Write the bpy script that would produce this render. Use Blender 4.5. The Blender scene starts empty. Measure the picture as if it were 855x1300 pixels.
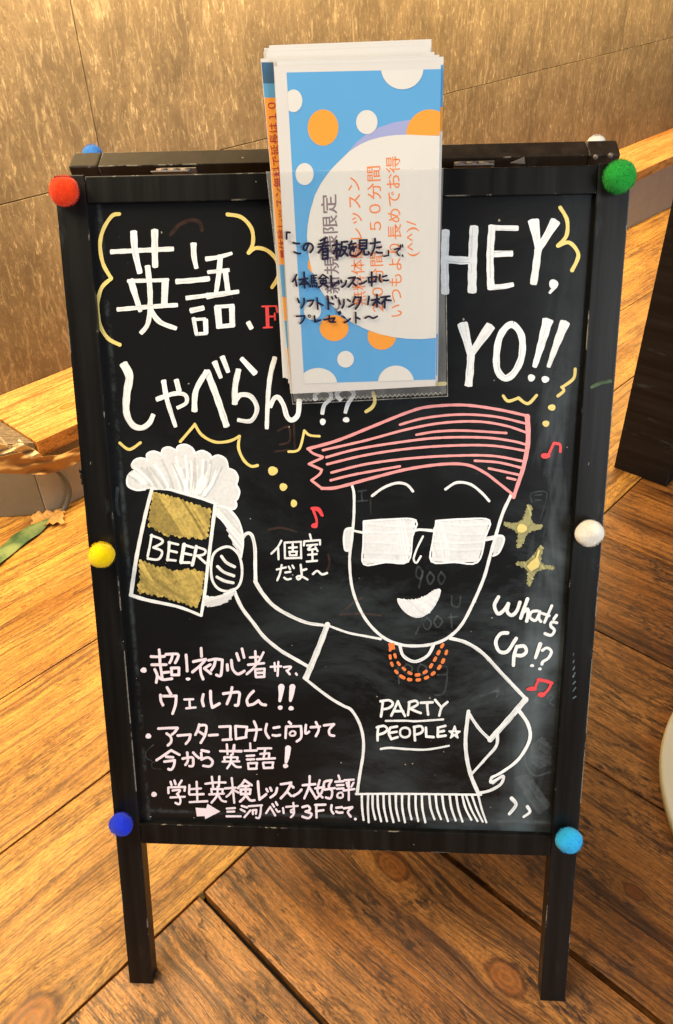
import bpy, bmesh, math, random
from mathutils import Vector, Matrix
from mathutils.geometry import tessellate_polygon
random.seed(7)
R = math.radians
col = bpy.context.scene.collection
scene = bpy.context.scene

# ------------------------------------------------------------------ camera
CAM = Vector((0.04772317, -0.45078574, 1.13917591))
YAW, PITCH, ROLL = R(-4.16118696), R(35.68535893), R(-2.13876572)
FPX = 952.40764
def cam_axes():
    f = Vector((math.sin(YAW)*math.cos(PITCH), math.cos(YAW)*math.cos(PITCH), -math.sin(PITCH)))
    r = Vector((math.cos(YAW), -math.sin(YAW), 0.0))
    u = r.cross(f)
    c, s = math.cos(ROLL), math.sin(ROLL)
    return c*r + s*u, -s*r + c*u, f
AXR, AXU, AXF = cam_axes()
cd = bpy.data.cameras.new('camera'); cam = bpy.data.objects.new('camera', cd); col.objects.link(cam)
m = Matrix.Identity(4)
for i, a in enumerate((AXR, AXU, -AXF)):
    for j in range(3): m[j][i] = a[j]
m.translation = CAM
cam.matrix_world = m
cd.sensor_fit = 'VERTICAL'; cd.sensor_height = 24.0; cd.sensor_width = 24.0
cd.lens = 24.0*FPX/1300.0
cd.clip_start = 0.02; cd.clip_end = 200
scene.camera = cam

# ------------------------------------------------------------------ world and lamps
w = bpy.data.worlds.new('World'); scene.world = w; w.use_nodes = True
w.node_tree.nodes['Background'].inputs[0].default_value = (0.86, 0.92, 1.0, 1)
w.node_tree.nodes['Background'].inputs[1].default_value = 0.11
def area(name, loc, target, sx, sy, power, color):
    l = bpy.data.lights.new(name, 'AREA'); l.shape = 'RECTANGLE'; l.size = sx; l.size_y = sy
    l.energy = power; l.color = color
    o = bpy.data.objects.new(name, l); col.objects.link(o)
    o.location = loc
    o.rotation_euler = (Vector(target)-Vector(loc)).to_track_quat('-Z', 'Y').to_euler()
    return o
area('window_light', (2.5, -2.3, 1.45), (0.35, 0.4, 0.4), 2.2, 2.2, 125, (0.93, 0.97, 1.0))
area('ceiling_light', (-1.3, -0.1, 2.7), (-0.3, 0.7, 0.2), 1.6, 1.6, 98, (1.0, 0.83, 0.56))
wlp = Vector((2.0*0.6429-1.28*0.7660, 2.0*0.7660+1.28*0.6429, 1.72)); wlt = Vector((2.0*0.6429-1.645*0.7660, 2.0*0.7660+1.645*0.6429, 1.10))
wl_ = area('wall_lamp', wlp, wlt, 6.0, 0.2, 240, (1.0, 0.72, 0.33))
wz = (wlp-wlt).normalized(); wx = Vector((0.6429, 0.7660, 0)); wx = (wx-wz*wx.dot(wz)).normalized(); wy = wz.cross(wx)
mm_ = Matrix.Identity(3)
for i_, a_ in enumerate((wx, wy, wz)):
    for j_ in range(3): mm_[j_][i_] = a_[j_]
wl_.rotation_euler = mm_.to_euler()
vs = scene.view_settings
scene.display_settings.display_device = 'sRGB'
vs.view_transform = 'Standard'; vs.look = 'None'; vs.exposure = 0.0; vs.gamma = 1.0

# ------------------------------------------------------------------ places
TH = 0.87290444                       # the floor boards run at this angle to the sign
CT, ST = math.cos(TH), math.sin(TH)
def U(u, v, z=0.0): return Vector((u*CT - v*ST, u*ST + v*CT, z))
LEAN = R(21.588963); HB = 1.0477932
FX = Vector((1, 0, 0)); FY = Vector((0, math.sin(LEAN), math.cos(LEAN))); FZ = Vector((0, -math.cos(LEAN), math.sin(LEAN)))
def FR(a, b, c=0.0): return FX*a + FY*b + FZ*c    # a point of the front frame: across, up, out
def ray(x, y): return AXR*((x-427.5)/FPX) + AXU*((650-y)/FPX) + AXF
def on_plane(x, y, p0, n):
    d = ray(x, y); return CAM + d*((p0-CAM).dot(n)/d.dot(n))
def on_floor(x, y, z=0.0): return on_plane(x, y, Vector((0, 0, z)), Vector((0, 0, 1)))
def on_riser(x, y, v=1.35): return on_plane(x, y, U(0, v), U(0, 1))

# ------------------------------------------------------------------ object helpers
def setp(o, label=None, cat=None, group=None, kind=None):
    if label: o['label'] = label
    if cat: o['category'] = cat
    if group: o['group'] = group
    if kind: o['kind'] = kind
    return o
def empty(name, loc, **k):
    o = bpy.data.objects.new(name, None); col.objects.link(o); o.location = loc; o.empty_display_size = 0.05
    WM[o.name] = Matrix.Translation(Vector(loc)); return setp(o, **k)
WM = {}
def put(o, parent, loc, rot):
    mw = Matrix.Translation(Vector(loc)) @ (rot.to_4x4() if rot is not None else Matrix.Identity(4))
    WM[o.name] = mw
    if parent is not None:
        o.parent = parent; mw = WM[parent.name].inverted() @ mw
    o.location = mw.to_translation(); o.rotation_euler = mw.to_euler()
def mesh_obj(name, me, mat, parent=None, loc=(0, 0, 0), rot=None, smooth=False, **k):
    o = bpy.data.objects.new(name, me); col.objects.link(o)
    if mat is not None and not me.materials: me.materials.append(mat)
    if smooth:
        for p in me.polygons: p.use_smooth = True
    put(o, parent, loc, rot)
    return setp(o, **k)
def world_mesh(name, verts, faces, mat, parent=None, origin=None, smooth=False, **k):
    verts = [Vector(v) for v in verts]
    if origin is None:
        origin = sum(verts, Vector())/len(verts)
    me = bpy.data.meshes.new(name); me.from_pydata([v-origin for v in verts], [], faces); me.update()
    return mesh_obj(name, me, mat, parent, origin, None, smooth, **k)
def rotm(x, y, z):
    r = Matrix.Identity(3)
    for i, a in enumerate((x, y, z)):
        for j in range(3): r[j][i] = a[j]
    return r
def box_mesh(name, sx, sy, sz, bev=0.001, seg=2, fix=None):
    bm = bmesh.new(); bmesh.ops.create_cube(bm, size=1)
    for v in bm.verts:
        v.co = Vector((v.co.x*sx, v.co.y*sy, v.co.z*sz))
        if fix: fix(v)
    if bev: bmesh.ops.bevel(bm, geom=bm.edges[:], offset=bev, segments=seg, affect='EDGES', profile=0.6)
    me = bpy.data.meshes.new(name); bm.to_mesh(me); bm.free(); return me
def tube(name, pts, rad, mat, parent=None, n=8, **k):
    pts = [Vector(p) for p in pts]; V = []; F = []
    rr = rad if isinstance(rad, (list, tuple)) else [rad]*len(pts)
    for i, p in enumerate(pts):
        t = (pts[min(i+1, len(pts)-1)]-pts[max(i-1, 0)]).normalized()
        a = t.orthogonal().normalized() if i == 0 else (a - t*a.dot(t)).normalized()
        b = t.cross(a)
        for j in range(n):
            q = 2*math.pi*j/n; V.append(p + (a*math.cos(q)+b*math.sin(q))*rr[i])
    for i in range(len(pts)-1):
        for j in range(n): F.append((i*n+j, i*n+(j+1) % n, (i+1)*n+(j+1) % n, (i+1)*n+j))
    F.append(tuple(range(n))[::-1]); F.append(tuple(range((len(pts)-1)*n, len(pts)*n)))
    return world_mesh(name, V, F, mat, parent, smooth=True, **k)
def catmull(P, closed=False, step=1.5):
    if len(P) < 3:
        (x0, y0), (x1, y1) = P[0], P[-1]; n = max(2, int(math.hypot(x1-x0, y1-y0)/step/2))
        return [(x0+(x1-x0)*i/n, y0+(y1-y0)*i/n) for i in range(n+1)]
    Q = [P[0]]+list(P)+[P[-1]]
    if closed: Q = [P[-2]]+list(P)+[P[1]]
    out = []
    for i in range(1, len(Q)-2):
        p0, p1, p2, p3 = Q[i-1:i+3]
        n = max(2, int(math.hypot(p2[0]-p1[0], p2[1]-p1[1])/step))
        for k in range(n):
            t = k/n; t2 = t*t; t3 = t2*t
            out.append(tuple(0.5*((2*p1[c])+(-p0[c]+p2[c])*t+(2*p0[c]-5*p1[c]+4*p2[c]-p3[c])*t2+(-p0[c]+3*p1[c]-3*p2[c]+p3[c])*t3) for c in (0, 1)))
    out.append(tuple(P[-1])); return out

# ------------------------------------------------------------------ materials
class NT:
    def __init__(s, name):
        s.m = bpy.data.materials.new(name); s.m.use_nodes = True; s.t = s.m.node_tree
        s.b = s.t.nodes['Principled BSDF']; s.out = s.t.nodes['Material Output']
    def n(s, typ, **k):
        x = s.t.nodes.new(typ)
        for a, v in k.items():
            if a.startswith('i_'):
                key = a[2:]; key = int(key) if key.isdigit() else key.replace('_', ' ')
                s.set(x.inputs[key], v)
            else: setattr(x, a, v)
        return x
    def set(s, inp, v):
        if isinstance(v, bpy.types.NodeSocket): s.t.links.new(v, inp)
        elif isinstance(v, bpy.types.Node): s.t.links.new(v.outputs[0], inp)
        else: inp.default_value = v
    def math(s, op, a, b=None, c=None, clamp=False):
        x = s.t.nodes.new('ShaderNodeMath'); x.operation = op; x.use_clamp = clamp
        s.set(x.inputs[0], a)
        if b is not None: s.set(x.inputs[1], b)
        if c is not None: s.set(x.inputs[2], c)
        return x.outputs[0]
    def vmath(s, op, a, b=None):
        x = s.t.nodes.new('ShaderNodeVectorMath'); x.operation = op
        s.set(x.inputs[0], a)
        if b is not None: s.set(x.inputs[1], b)
        return x.outputs[0]
    def ramp(s, fac, stops, interp='LINEAR'):
        x = s.t.nodes.new('ShaderNodeValToRGB'); x.color_ramp.interpolation = interp
        e = x.color_ramp.elements
        while len(e) < len(stops): e.new(0.5)
        for i, (p, c) in enumerate(stops):
            e[i].position = p; e[i].color = (c if isinstance(c, tuple) else (c, c, c)) + (1,)
        s.set(x.inputs[0], fac); return x.outputs[0]
    def mix(s, fac, a, b, mode='MIX'):
        x = s.t.nodes.new('ShaderNodeMix'); x.data_type = 'RGBA'; x.blend_type = mode
        s.set(x.inputs[0], fac); s.set(x.inputs[6], a if not isinstance(a, tuple) else a+(1,)); s.set(x.inputs[7], b if not isinstance(b, tuple) else b+(1,))
        return x.outputs[2]
    def noise(s, vec, scale, detail=4, rough=0.55, dist=0.0, lac=2.0):
        x = s.n('ShaderNodeTexNoise'); s.set(x.inputs['Vector'], vec); x.inputs['Scale'].default_value = scale
        x.inputs['Detail'].default_value = detail; x.inputs['Roughness'].default_value = rough; x.inputs['Distortion'].default_value = dist
        return x.outputs[0]
    def mapping(s, vec, sc=(1, 1, 1), rot=(0, 0, 0), loc=(0, 0, 0)):
        x = s.n('ShaderNodeMapping'); s.set(x.inputs[0], vec)
        x.inputs['Scale'].default_value = sc; x.inputs['Rotation'].default_value = rot; x.inputs['Location'].default_value = loc
        return x.outputs[0]
    def bump(s, h, strength=0.3, dist=0.001):
        x = s.n('ShaderNodeBump'); s.set(x.inputs['Height'], h); x.inputs['Strength'].default_value = strength; x.inputs['Distance'].default_value = dist
        s.set(s.b.inputs['Normal'], x.outputs[0]); return x
    def obj(s): return s.n('ShaderNodeTexCoord').outputs['Object']
    def set_b(s, **k):
        for a, v in k.items(): s.set(s.b.inputs[a.replace('_', ' ')], v if not (isinstance(v, tuple) and len(v) == 3) else v+(1,))
        return s

def wood_mat(name, dark, mid, light, weather=0.5, rough=0.48, grain=1.0, mark=0.4):
    t = NT(name); oc = t.obj()
    oi = t.n('ShaderNodeObjectInfo'); rnd = oi.outputs['Random']
    off = t.n('ShaderNodeCombineXYZ'); t.set(off.inputs[0], t.math('MULTIPLY', rnd, 37.0)); t.set(off.inputs[1], t.math('MULTIPLY', rnd, 11.0)); t.set(off.inputs[2], t.math('MULTIPLY', rnd, 5.0))
    sep = t.n('ShaderNodeSeparateXYZ'); t.set(sep.inputs[0], oc)
    x, y, z = sep.outputs
    # one or two knots whose places the plank itself carries
    kmask = None; push = None
    for tag in ('knot_a', 'knot_b'):
        at = t.n('ShaderNodeAttribute', attribute_type='OBJECT', attribute_name=tag)
        ks = t.n('ShaderNodeSeparateXYZ'); t.set(ks.inputs[0], at.outputs['Vector'])
        dx = t.math('SUBTRACT', x, ks.outputs[0]); dy = t.math('SUBTRACT', y, ks.outputs[1])
        size = t.math('MAXIMUM', ks.outputs[2], 0.0005)
        ex = t.math('DIVIDE', dx, t.math('MULTIPLY', size, 1.5)); ey = t.math('DIVIDE', dy, size)
        r2 = t.math('ADD', t.math('MULTIPLY', ex, ex), t.math('MULTIPLY', ey, ey))
        wx = t.math('MULTIPLY', ex, 0.45)
        g = t.math('EXPONENT', t.math('MULTIPLY', t.math('ADD', t.math('MULTIPLY', wx, wx), t.math('MULTIPLY', t.math('MULTIPLY', ey, ey), 0.25)), -1.0))
        p = t.math('MULTIPLY', g, t.math('MULTIPLY', dy, -0.75))
        r = t.math('SQRT', r2)
        kmask = (r, g) if kmask is None else (t.math('MINIMUM', kmask[0], r), t.math('MAXIMUM', kmask[1], g))
        push = p if push is None else t.math('ADD', push, p)
    y2 = t.math('ADD', y, push)
    wob = t.noise(t.vmath('ADD', t.mapping(oc, (3.0, 8, 4)), off.outputs[0]), 1.0, 3)
    y3 = t.math('ADD', y2, t.math('MULTIPLY', t.math('SUBTRACT', wob, 0.5), 0.035))
    cv = t.n('ShaderNodeCombineXYZ'); t.set(cv.inputs[0], x); t.set(cv.inputs[1], y3); t.set(cv.inputs[2], z)
    v = t.vmath('ADD', cv.outputs[0], off.outputs[0])
    g1 = t.noise(t.mapping(v, (2.2, 85, 20)), 1.0, 6, 0.7)           # growth rings
    g2 = t.noise(t.mapping(v, (9, 330, 60)), 1.0, 3, 0.6)             # fibres
    g3 = t.noise(t.mapping(v, (1.5, 9, 6)), 1.0, 4, 0.6)              # broad tone
    blot = t.noise(t.mapping(v, (7, 13, 8)), 1.0, 6, 0.7)
    ring = t.ramp(g1, [(0.38, 0.0), (0.50, 0.62), (0.60, 1.0)])
    c = t.mix(ring, dark, mid)
    c = t.mix(t.ramp(g3, [(0.38, 0.0), (0.66, 1.0)]), c, light)
    c = t.mix(t.math('MULTIPLY', t.ramp(g1, [(0.38, 1.0), (0.48, 0.0)]), 0.85*grain), c, dark)
    fib = t.ramp(g2, [(0.3, 0.45), (0.5, 1.0), (0.75, 1.3)])
    c = t.mix(1.0, c, fib, 'MULTIPLY')
    # worn, scuffed patches and little dark dents
    wear = t.ramp(blot, [(0.42, 0.0), (0.62, 1.0)])
    fine = t.noise(t.mapping(v, (36, 130, 60)), 1.0, 5, 0.75)
    scuff = t.math('MULTIPLY', wear, t.ramp(fine, [(0.46, 0.0), (0.56, 1.0)]))
    c = t.mix(t.math('MULTIPLY', scuff, weather), c, tuple(q*0.42 for q in dark))
    pits = t.ramp(t.noise(t.mapping(v, (24, 55, 40)), 1.0, 3, 0.6, 0.6), [(0.66, 0.0), (0.74, 1.0)])
    c = t.mix(t.math('MULTIPLY', pits, mark), c, tuple(q*0.3 for q in dark))
    pale = t.ramp(t.noise(t.mapping(v, (14, 34, 30), loc=(3, 1, 0)), 1.0, 5, 0.7), [(0.60, 0.0), (0.80, 1.0)])
    c = t.mix(t.math('MULTIPLY', pale, 0.35), c, tuple(min(1, q*1.5) for q in light))
    grit = t.ramp(t.noise(t.mapping(v, (120, 420, 200)), 1.0, 4, 0.8), [(0.40, 0.62), (0.5, 1.0), (0.62, 1.25)])
    c = t.mix(0.9, c, grit, 'MULTIPLY')
    dash = t.ramp(t.noise(t.mapping(v, (55, 420, 200), loc=(9, 4, 0)), 1.0, 2, 0.5), [(0.64, 0.0), (0.70, 1.0)])
    c = t.mix(t.math('MULTIPLY', dash, 0.75), c, tuple(q*0.25 for q in dark))
    stain = t.ramp(t.noise(t.mapping(v, (3.2, 5.5, 4), loc=(1, 7, 0)), 1.0, 7, 0.72), [(0.50, 0.0), (0.70, 1.0)])
    c = t.mix(t.math('MULTIPLY', stain, 0.6*weather), c, tuple(q*0.8 for q in dark))
    # knots: rings, a dark rim and a reddish heart
    kr = kmask[0]
    rings = t.math('MULTIPLY', t.math('ADD', t.math('SINE', t.math('MULTIPLY', t.math('ADD', kr, t.math('MULTIPLY', blot, 0.6)), 17.0)), 1.0), 0.5)
    inside = t.ramp(kr, [(0.0, 1.0), (0.085, 1.0), (0.13, 0.0)])
    kr10 = t.math('MULTIPLY', kr, 0.1)
    inside = t.ramp(t.math('ADD', kr10, t.math('MULTIPLY', t.math('SUBTRACT', blot, 0.5), 0.13)), [(0.0, 1.0), (0.085, 1.0), (0.125, 0.0)])
    rim = t.ramp(t.math('ADD', kr10, t.math('MULTIPLY', t.math('SUBTRACT', blot, 0.5), 0.12)), [(0.075, 0.0), (0.10, 1.0), (0.118, 0.0)])
    heart = t.mix(t.math('MULTIPLY', t.math('MULTIPLY', rings, blot), 0.9), tuple((mid[0]*0.80, mid[1]*0.62, mid[2]*0.5)), tuple(q*0.5 for q in dark))
    c = t.mix(t.math('MULTIPLY', inside, 0.7), c, heart)
    c = t.mix(t.math('MULTIPLY', t.math('MULTIPLY', rim, t.ramp(fine, [(0.35, 0.2), (0.6, 1.0)])), 0.8), c, tuple(q*0.35 for q in dark))
    tone = t.n('ShaderNodeAttribute', attribute_type='OBJECT', attribute_name='tone')
    bc = t.n('ShaderNodeMix', data_type='RGBA', blend_type='MULTIPLY'); bc.inputs[0].default_value = 1.0
    t.set(bc.inputs[6], c); t.set(bc.inputs[7], tone.outputs['Color'])
    t.set(t.b.inputs['Base Color'], bc.outputs[2])
    rg = t.math('ADD', rough-0.12, t.math('MULTIPLY', t.math('ADD', g1, wear), 0.16))
    t.set(t.b.inputs['Roughness'], rg)
    h = t.math('ADD', t.math('MULTIPLY', ring, 0.5), t.math('ADD', t.math('MULTIPLY', g2, 0.5), t.math('MULTIPLY', pits, -1.0)))
    t.bump(h, 0.55, 0.0012)
    return t.m

def paint_mat(name, base, chips=1.0, rough=0.36, seed=0.0, spec=0.5):
    """black painted wood; edges rubbed through to pale wood"""
    t = NT(name); oc = t.mapping(t.obj(), loc=(seed, seed*.7, 0))
    geo = t.n('ShaderNodeNewGeometry'); bev = t.n('ShaderNodeBevel', samples=4); bev.inputs['Radius'].default_value = 0.0022
    dt = t.n('ShaderNodeVectorMath', operation='DOT_PRODUCT'); t.set(dt.inputs[0], geo.outputs['True Normal']); t.set(dt.inputs[1], bev.outputs[0])
    edge = t.ramp(dt.outputs['Value'], [(0.80, 1.0), (0.985, 0.0)])
    n1 = t.noise(t.mapping(oc, (26, 18, 40)), 1.0, 6, 0.75)
    n2 = t.noise(oc, 5.0, 2)
    m = t.math('MULTIPLY', edge, t.ramp(t.math('ADD', n1, t.math('MULTIPLY', n2, 0.35)), [(0.745, 0.0), (0.775, 1.0)]))
    fleck = t.ramp(t.noise(oc, 90, 2, 0.5), [(0.765, 0.0), (0.785, 1.0)])
    m = t.math('ADD', m, t.math('MULTIPLY', fleck, 0.5), clamp=True)
    streak = t.noise(t.mapping(oc, (60, 3, 60)), 1.0, 4, 0.6)
    c = t.mix(t.ramp(streak, [(0.4, 0.0), (0.7, 1.0)]), base, tuple(q*1.7+0.003 for q in base))
    smear = t.ramp(t.noise(t.mapping(oc, (30, 6, 30), loc=(2, 5, 1)), 1.0, 5, 0.7), [(0.62, 0.0), (0.8, 0.35)])
    c = t.mix(smear, c, (0.10, 0.12, 0.13))
    c = t.mix(t.math('MULTIPLY', m, chips), c, (0.62, 0.55, 0.44))
    t.set(t.b.inputs['Base Color'], c)
    t.set(t.b.inputs['Roughness'], t.math('ADD', rough, t.math('MULTIPLY', streak, 0.12)))
    t.set(t.b.inputs['Specular IOR Level'], spec)
    t.bump(t.math('SUBTRACT', streak, t.math('MULTIPLY', m, 1.5)), 0.25, 0.0006)
    return t.m

def marker_mat(name, color, var=0.16, rough=0.5):
    t = NT(name)
    at = t.n('ShaderNodeAttribute', attribute_name='tone').outputs['Fac']
    oc = t.obj()
    n = t.noise(t.mapping(oc, (1, 1, 1)), 260, 4, 0.6)
    n2 = t.noise(oc, 38, 3, 0.6)
    c = t.mix(t.math('MULTIPLY', t.ramp(n, [(0.4, 0.0), (0.72, 1.0)]), var*1.4), color, tuple(q*0.55 for q in color))
    c = t.mix(t.math('MULTIPLY', t.ramp(n2, [(0.45, 0.0), (0.75, 1.0)]), var), c, tuple(q*0.5 for q in color))
    k = t.n('ShaderNodeMix', data_type='RGBA', blend_type='MULTIPLY'); k.inputs[0].default_value = 1.0
    t.set(k.inputs[6], c); t.set(k.inputs[7], at)
    t.set(t.b.inputs['Base Color'], k.outputs[2]); t.b.inputs['Roughness'].default_value = rough
    return t.m
def ghost_mat(name, color, alpha):
    t = NT(name); n = t.noise(t.obj(), 60, 4, 0.7)
    a = t.math('MULTIPLY', t.ramp(n, [(0.3, 0.1), (0.7, 1.0)]), alpha)
    t.set_b(Base_Color=color, Roughness=0.8); t.set(t.b.inputs['Alpha'], a); return t.m
def plain(name, color, rough=0.6, **k):
    t = NT(name); n = t.noise(t.obj(), 120, 3, 0.6)
    c = t.mix(t.math('MULTIPLY', n, 0.25), color, tuple(q*0.8 for q in color))
    t.set(t.b.inputs['Base Color'], c); t.b.inputs['Roughness'].default_value = rough
    for a, v in k.items(): t.set(t.b.inputs[a.replace('_', ' ')], v)
    return t.m

M = {}
M['oak_gold'] = wood_mat('floor_wood_gold', (0.13, 0.043, 0.006), (0.41, 0.178, 0.027), (0.57, 0.295, 0.060), 0.55, 0.48, 0.8, 0.6)
M['oak_brown'] = wood_mat('floor_wood_brown', (0.060, 0.020, 0.005), (0.28, 0.105, 0.022), (0.46, 0.200, 0.050), 1.0, 0.42, 0.9, 0.9)
M['ledge'] = wood_mat('ledge_wood', (0.30, 0.10, 0.02), (0.56, 0.25, 0.06), (0.62, 0.33, 0.11), 0.5, 0.4)
M['ledge_edge'] = wood_mat('ledge_corner_wood', (0.09, 0.06, 0.04), (0.17, 0.12, 0.08), (0.22, 0.17, 0.12), 0.4)
M['frame'] = paint_mat('black_frame_paint', (0.0045, 0.0042, 0.004), 1.0, 0.24, 0.0, 0.24)
M['frame_rear'] = paint_mat('worn_rear_frame_paint', (0.016, 0.010, 0.006), 0.9, 0.45, 3.0, 0.22)
M['pillar'] = paint_mat('pillar_paint', (0.0055, 0.0035, 0.003), 0.10, 0.5, 8.0, 0.15)

# blackboard: glossy black with wiped chalk-marker haze and some painted window reflection
t = NT('blackboard_surface'); oc = t.obj()
warp = t.vmath('ADD', oc, t.mapping(t.n('ShaderNodeTexNoise', i_Scale=3.2, i_Detail=2.0).outputs['Color'], (0.07, 0.07, 0.07)))
sw = t.noise(t.mapping(warp, (4.0, 10, 1), rot=(0, 0, R(24))), 1.0, 7, 0.72, 0.25)
sw2 = t.noise(t.mapping(oc, (14, 2.2, 1), rot=(0, 0, R(4))), 1.0, 5, 0.6, 0.5)
lo = t.noise(oc, 3.4, 3, 0.6)
sep = t.n('ShaderNodeSeparateXYZ'); t.set(sep.inputs[0], oc)
haze = t.math('MULTIPLY', t.ramp(sw, [(0.44, 0.0), (0.78, 1.0)]), t.ramp(lo, [(0.38, 0.0), (0.6, 1.0)]))
# wiping plus painted-in window reflection, heavier right of middle; wiping along lower and left edges
right = t.math('MULTIPLY', t.ramp(t.math('ADD', sep.outputs[0], 0.5), [(0.28, 0.12), (0.62, 0.75), (0.76, 1.0)]), 1.0)
low = t.ramp(t.math('ADD', sep.outputs[1], 0.5), [(0.14, 1.0), (0.62, 0.7), (0.72, 0.12)])
haze = t.math('MULTIPLY', haze, t.math('MULTIPLY', right, low))
vert = t.math('MULTIPLY', t.ramp(sw2, [(0.5, 0.0), (0.75, 1.0)]), t.ramp(t.math('ADD', sep.outputs[0], 0.5), [(0.70, 0.0), (0.74, 0.9), (0.775, 0.3)]))
vert = t.math('MULTIPLY', vert, low)
edge = t.math('MAXIMUM', t.ramp(t.math('ABSOLUTE', t.math('ADD', sep.outputs[0], 0.2565)), [(0.0, 0.55), (0.0035, 0.0)]),
              t.ramp(t.math('ABSOLUTE', t.math('ADD', sep.outputs[1], 0.368)), [(0.0, 0.55), (0.004, 0.0)]))
edge = t.math('MULTIPLY', edge, t.ramp(t.noise(oc, 14, 7, 0.8), [(0.45, 0.0), (0.6, 1.0)]))
tot = t.math('ADD', t.math('MULTIPLY', haze, 0.6), t.math('ADD', t.math('MULTIPLY', vert, 1.0), t.math('MULTIPLY', edge, 0.5)), clamp=True)
c = t.mix(tot, (0.0062, 0.0062, 0.0065), (0.15, 0.195, 0.215))
brown = t.math('MULTIPLY', t.ramp(t.noise(t.mapping(oc, (4, 9, 1), loc=(5, 2, 0)), 1.0, 5, 0.7), [(0.6, 0.0), (0.8, 1.0)]), 0.5)
c = t.mix(brown, c, (0.020, 0.011, 0.009))
speck = t.ramp(t.noise(oc, 150, 1, 0.5), [(0.80, 0.0), (0.815, 1.0)])
c = t.mix(t.math('MULTIPLY', speck, 0.7), c, (0.5, 0.42, 0.36))
t.set(t.b.inputs['Base Color'], c)
t.set(t.b.inputs['Roughness'], t.math('ADD', 0.24, t.math('MULTIPLY', tot, 0.6)))
t.b.inputs['Specular IOR Level'].default_value = 0.4
t.bump(t.noise(oc, 30, 3, 0.6), 0.03, 0.001)
M['board'] = t.m

# wall: brown metal-look slabs with pale vertical runs
t = NT('wall_slab'); oc = t.obj()
oi = t.n('ShaderNodeObjectInfo').outputs['Random']
base = t.noise(t.mapping(oc, (5.5, 5.5, 4.2)), 1.0, 8, 0.74, 0.5)
st = t.noise(t.mapping(oc, (52, 52, 11)), 1.0, 8, 0.76, 0.9)
fi = t.noise(t.mapping(oc, (190, 190, 95)), 1.0, 5, 0.8)
fk = t.noise(t.mapping(oc, (90, 90, 34)), 1.0, 6, 0.8, 0.5)
bm_ = t.ramp(base, [(0.33, 0.0), (0.68, 1.0)])
c = t.mix(bm_, (0.100, 0.072, 0.046), (0.22, 0.160, 0.098))
c = t.mix(t.math('MULTIPLY', t.ramp(fi, [(0.38, 1.0), (0.54, 0.0)]), 0.40), c, (0.085, 0.058, 0.033))
c = t.mix(t.math('MULTIPLY', t.ramp(st, [(0.53, 0.0), (0.66, 1.0)]), 0.50), c, (0.46, 0.37, 0.25))
c = t.mix(t.math('MULTIPLY', t.ramp(st, [(0.34, 1.0), (0.46, 0.0)]), 0.5), c, (0.09, 0.06, 0.034))
c = t.mix(t.math('MULTIPLY', t.ramp(fk, [(0.55, 0.0), (0.66, 1.0)]), t.ramp(base, [(0.4, 0.25), (0.65, 0.9)])), c, (0.60, 0.48, 0.31))
t.set(t.b.inputs['Base Color'], c); t.b.inputs['Metallic'].default_value = 0.2
t.set(t.b.inputs['Roughness'], t.math('ADD', 0.40, t.math('MULTIPLY', fi, 0.3)))
t.bump(t.math('ADD', t.math('MULTIPLY', st, 0.8), fi), 0.45, 0.003)
M['wall'] = t.m
def stone(name, a, b):
    t = NT(name); oc = t.obj(); n = t.noise(oc, 14, 6, 0.65); f = t.noise(oc, 160, 3, 0.6)
    c = t.mix(n, a, b); c = t.mix(t.ramp(f, [(0.62, 0.0), (0.74, 0.7)]), c, tuple(q*0.4 for q in a))
    t.set(t.b.inputs['Base Color'], c); t.b.inputs['Roughness'].default_value = 0.8; t.bump(f, 0.3, 0.001); return t.m
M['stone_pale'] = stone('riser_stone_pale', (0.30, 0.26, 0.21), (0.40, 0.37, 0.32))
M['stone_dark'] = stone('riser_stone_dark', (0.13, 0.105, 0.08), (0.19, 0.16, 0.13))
M['ground'] = plain('under_floor', (0.006, 0.004, 0.003), 0.95)
M['hinge'] = plain('hinge_metal', (0.20, 0.16, 0.14), 0.5, Metallic=0.5)
M['cream'] = plain('cream_lacquer', (0.66, 0.60, 0.46), 0.4)
M['hose'] = plain('grey_hose', (0.09, 0.085, 0.08), 0.6)
M['tape'] = plain('brown_packing_tape', (0.42, 0.225, 0.075), 0.5)
M['crumple'] = plain('crumpled_pale_tape', (0.66, 0.52, 0.32), 0.5)
t = NT('green_cloth'); oc = t.obj()
n = t.noise(t.mapping(oc, (60, 60, 60)), 1.0, 4, 0.6); wv = t.noise(t.mapping(oc, (14, 14, 14)), 1.0, 3)
c = t.mix(t.ramp(wv, [(0.40, 0.0), (0.6, 1.0)]), (0.025, 0.075, 0.025), (0.20, 0.25, 0.09)); c = t.mix(t.math('MULTIPLY', n, 0.5), c, (0.04, 0.09, 0.03))
t.set(t.b.inputs['Base Color'], c); t.b.inputs['Roughness'].default_value = 0.7; M['green'] = t.m

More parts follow.
